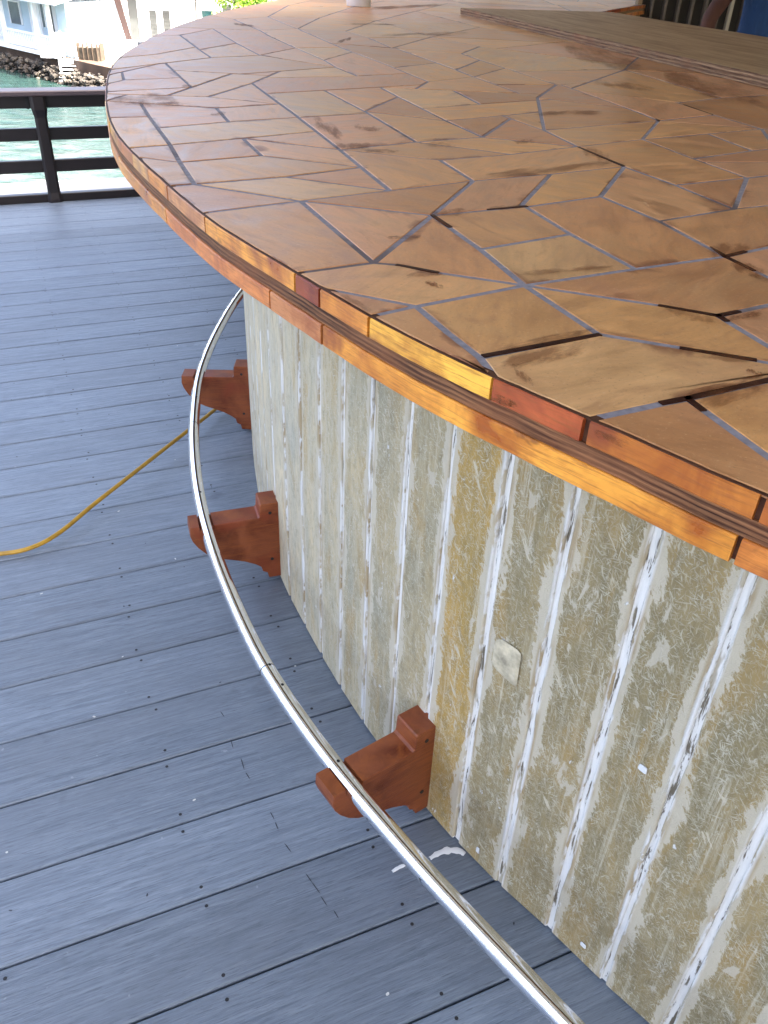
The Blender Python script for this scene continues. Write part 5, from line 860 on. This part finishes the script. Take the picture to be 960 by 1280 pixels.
sw=empty('seawall',S0,SANG); tag(sw,'brown seawall with a skirt of dark rocks under the shore houses','seawall')
MB().box(-40,30,.15,.8,WZ+.2,-3.50).put('wall_face',MWL,sw)
rk=MB()
for i in range(1300):
    s=random.uniform(-12,20); z=WZ+random.uniform(-.1,.62)**1; y=random.uniform(-.5,.25)-(z-WZ)*-.35-.25*(1-(z-WZ)); r_=random.uniform(.06,.17)
    ic=[(0,0,1)]+[(math.cos(a*1.2566)*.89,math.sin(a*1.2566)*.89,.45) for a in range(5)]+[(math.cos(a*1.2566+.63)*.89,math.sin(a*1.2566+.63)*.89,-.45) for a in range(5)]+[(0,0,-1)]
    fs=[(0,1+a,1+(a+1)%5) for a in range(5)]+[(1+a,6+a,1+(a+1)%5) for a in range(5)]+[(6+a,6+(a+1)%5,1+(a+1)%5) for a in range(5)]+[(11,6+(a+1)%5,6+a) for a in range(5)]
    rk.add([(s+x*r_*random.uniform(.8,1.5),y+yy*r_,z+zz*r_*random.uniform(.6,.9)) for x,yy,zz in ic],fs)
o=rk.put('rocks',MRK,sw); o['kind']='stuff'
M_hw=simple('house_white',(.82,.82,.82),.6,0,.03,1,.05); M_hb=simple('house_blue_shade',(.42,.52,.60),.6,0,.05,1,.05)
M_shut=simple('shutter_grey',(.060,.063,.060),.6,0,.1,3,.1); M_gl=simple('window_dark',(.05,.07,.09),.15,0,.2,2,0)
M_teal=simple('teal_pane',(.010,.040,.044),.2,0,.15,2,0); M_rf=simple('roof_sheet',(.62,.63,.64),.5,0,.06,1,.05); M_rust=simple('rust_plank',(.020,.0062,.004),.7,0,.3,4,.2)
def hpart(root,name,x0,x1,y0,y1,z0,z1,mat): return MB().box(x0,x1,y0,y1,z0,z1).put(name,mat,root)
# house on the seawall, bluish shade put into its wall colour
hA=empty('waterfront_house',S0+Vector((0,0,-3.50)),SANG); tag(hA,'house with blue shade coloured into its walls and a white porch balustrade above the seawall','house')
hpart(hA,'wall',-14,6.3,1.5,8,-.05,2.3,M_hb); hpart(hA,'porch_floor',-14,6.6,-.05,1.5,-.08,.06,M_hw)
hpart(hA,'wall',6.35,7.35,.45,7.9,-.05,2.25,M_hb)
rf=MB(); rf.add([(-14.4,-.3,2.15),(7.8,-.3,2.15),(7.8,4.5,3.3),(-14.4,4.5,3.3),(-14.4,-.3,2.28),(7.8,-.3,2.28),(7.8,4.5,3.42),(-14.4,4.5,3.42)],[(0,3,2,1),(4,5,6,7),(0,1,5,4),(1,2,6,5),(2,3,7,6),(3,0,4,7)]); rf.put('roof',M_rf,hA)
for s in (-4.4,-1.6,1.15,4.85,6.25): hpart(hA,'post',s-.09,s+.09,.02,.2,.06,2.15,M_hw)
def balustrade(root,a,b,y):
    hpart(root,'handrail',a,b,y-.05,y+.05,.72,.80,M_hw); hpart(root,'bottom_rail',a,b,y-.04,y+.04,.14,.20,M_hw)
    k=a+.1
    while k<b-.05: hpart(root,'baluster',k-.025,k+.025,y-.02,y+.02,.20,.72,M_hw); k+=.19
balustrade(hA,1.3,4.75,.1); balustrade(hA,4.95,6.15,.1); balustrade(hA,-4.3,-1.7,.1)
for s0,s1,z0,z1,m_,nm in ((1.5,2.5,.06,1.95,M_hw,'door'),(2.75,3.05,.9,1.9,M_gl,'window'),(3.3,4.1,.06,1.95,M_shut,'door'),(5.0,5.6,.4,1.9,M_gl,'window'),(5.75,6.15,.06,1.95,M_shut,'door'),(-.9,.3,.8,1.8,M_gl,'window'),(-3.5,-2.4,.06,1.95,M_hw,'door')):
    d_=hpart(hA,nm,s0,s1,1.44,1.49,z0,z1,m_)
    for a,b,c_,e in ((s0-.08,s0-.005,z0,z1+.08),(s1+.005,s1+.08,z0,z1+.08),(s0-.005,s1+.005,z1+.003,z1+.08)): MB().box(a,b,1.42,1.5,c_,e).put('frame',M_hw,d_)
# white house
hB=empty('boathouse',(-17.2,46.5,-3.3),0); tag(hB,'white boarded house with shuttered doors beside the water stairs','house')
hpart(hB,'wall',0,6.6,0,6,-.3,2.9,M_hw); hpart(hB,'porch_floor',-.2,5.2,-1.9,-.02,-.3,.10,M_hw); hpart(hB,'parapet',.8,4.6,-1.95,-1.85,.12,.62,M_hw)
hpart(hB,'roof',-.4,7.0,-.5,6.4,2.92,3.1,M_rf)
def opening(root,nm,x0,x1,z0,z1,mat,slats=0):
    d_=hpart(root,nm,x0,x1,-.06,-.012,z0,z1,mat)
    for a,b,c_,e in ((x0-.09,x0-.004,z0,z1+.09),(x1+.004,x1+.09,z0,z1+.09),(x0-.004,x1+.004,z1+.004,z1+.09)): MB().box(a,b,-.085,-.004,c_,e).put('frame',M_hw,d_)
    for k in range(slats):
        z=z0+(z1-z0)*(k+.5)/slats; MB().bar((x0+.03,-.075,z),(x1-.03,-.075,z),.02,.045,0).put('slat',M_shut,d_)
opening(hB,'door',.85,1.25,.62,1.85,M_shut); opening(hB,'door',1.35,1.75,.62,1.85,M_shut)
opening(hB,'door',2.05,2.5,.62,1.95,M_shut); opening(hB,'door',2.6,2.95,.62,1.95,M_shut)
opening(hB,'door',3.75,4.2,.10,2.2,M_shut); opening(hB,'shutter',4.75,5.1,.3,1.75,M_shut,9); opening(hB,'shutter',5.4,5.75,.3,1.75,M_shut,9)
mb=MB(); mb.bar((-13.93,46.1,-.6),(-13.35,45.9,-3.15),.30,.08,.01,Vector((0,1,0))); tag(mb.put('timber_plank',M_rust),'rust red timber plank leaning against the white house','plank')
# white water stairs with crossed braces
st=empty('water_stairs',(-15.6,43.55,WZ)); tag(st,'white timber landing stairs with crossed braces down the seawall','stairs')
for x in (-.5,.35):
    for y in (0,.7): MB().bar((x,y,-.3),(x-.06,y,2.05),.09,.09,.01,Vector((0,1,0))).put('post',M_hw,st)
MB().bar((-.5,0,1.02),(.35,0,1.92),.05,.07,0).put('brace',M_hw,st); MB().bar((-.5,.06,1.92),(.35,.06,1.02),.05,.07,0).put('brace',M_hw,st)
for z in (.95,2.0): MB().bar((-.56,-.02,z),(.38,-.02,z),.06,.09,0).put('rail',M_hw,st)
MB().box(-.6,1.6,.0,.9,.80,.88).put('landing',M_hw,st)
for k in range(5): MB().box(-.5,.35,-.55+.1*k,-.40+.1*k,.1+.15*k,.14+.15*k).put('tread',M_hw,st)
cr=empty('timber_crate',(-14.75,43.95,WZ+.885)); tag(cr,'brown slatted timber crate on the landing beside the white stairs','crate')
MWK=simple('crate_wood',(.032,.019,.010),.8,0,.45,5,.6)
for k in range(5):
    for y in (-.33,.33): MB().bar((-.44+.22*k,y,.0),(-.44+.22*k,y,.78),.03,.19,.01,Vector((0,1,0))).put('slat',MWK,cr)
for x in (-.56,.56): MB().box(x-.02,x+.02,-.32,.32,0,.76).put('end_panel',MWK,cr)
MB().box(-.54,.54,-.31,.31,.05,.60).put('fill',simple('crate_fill',(.07,.06,.045),.9,0,.4,6,.6),cr)
# third house with the teal window and its picket fence
hC=empty('cottage',(-10.5,48.2,-3.3),0); tag(hC,'white cottage with a teal window behind a picket fence','house')
hpart(hC,'wall',0,5.2,0,5,-.3,2.9,M_hw); hpart(hC,'roof',-.3,5.6,-.5,5.4,2.92,3.1,M_rf)
opening(hC,'window',-.0+.25,.85,1.25,1.72,M_teal); opening(hC,'door',1.3,1.75,.1,2.0,M_shut)
fn=empty('picket_fence',(-11.1,46.3,-3.3),0); tag(fn,'white picket fence in front of the cottage','fence')
hpart(fn,'rail',0,3.4,.02,.06,.4,.5,M_hw); hpart(fn,'rail',0,3.4,.02,.06,1.0,1.1,M_hw)
for k in range(18):
    x=.05+k*.19; MB().add([(x,0,-.25),(x+.11,0,-.25),(x+.11,0,1.25),(x+.055,0,1.36),(x,0,1.25),(x,.018,-.25),(x+.11,.018,-.25),(x+.11,.018,1.25),(x+.055,.018,1.36),(x,.018,1.25)],[(0,1,2,3,4),(9,8,7,6,5),(0,5,6,1),(1,6,7,2),(2,7,8,3),(3,8,9,4),(4,9,5,0)]).put('picket',M_hw,fn)
# leafy shrub
def shrub(loc,rx,rz_,n,lab):
    t=empty('shrub',loc); tag(t,lab,'shrub')
    MB().tube([(0,0,-.35),(.05,0,.4),(.0,.1,1.2),(.15,.05,2.0)],.09,8,True,[1.3,1,.8,.4]).put('trunk',simple('bark',(.12,.08,.05),.9,0,.3,9,.5),t,True)
    lb=MB(); m,nd,b=newmat('shrub_leaf'); g=G(nd); v=g.coord(); f=g.noise(v,2.5,4); g.l(g.ramp(f,[(.3,(.07,.16,.015)),(.7,(.20,.33,.03))]),b.inputs['Base Color']); b.inputs['Roughness'].default_value=.45
    cl=[Vector((random.uniform(-1,1)*rx,random.uniform(-.6,.6)*rx,random.uniform(.35,1)*rz_)) for _ in range(26)]
    for i in range(n):
        c=random.choice(cl); d=Vector((random.gauss(0,1),random.gauss(0,1),random.gauss(0,1))).normalized()*random.uniform(.15,.48)
        q=c+d; a=Vector((random.uniform(-1,1),random.uniform(-1,1),random.uniform(-.3,1))).normalized(); b_=a.cross(Vector((random.uniform(-1,1),random.uniform(-1,1),random.uniform(-1,1)))).normalized()
        l=random.uniform(.07,.13); lb.add([q-a*l,q+b_*l*.45,q+a*l,q-b_*l*.45],[(0,1,2,3)])
    lb.put('crown',m,t)
shrub((-7.9,45.6,-3.3),1.2,3.0,5200,'bright green leafy shrub beside the cottage across the water')
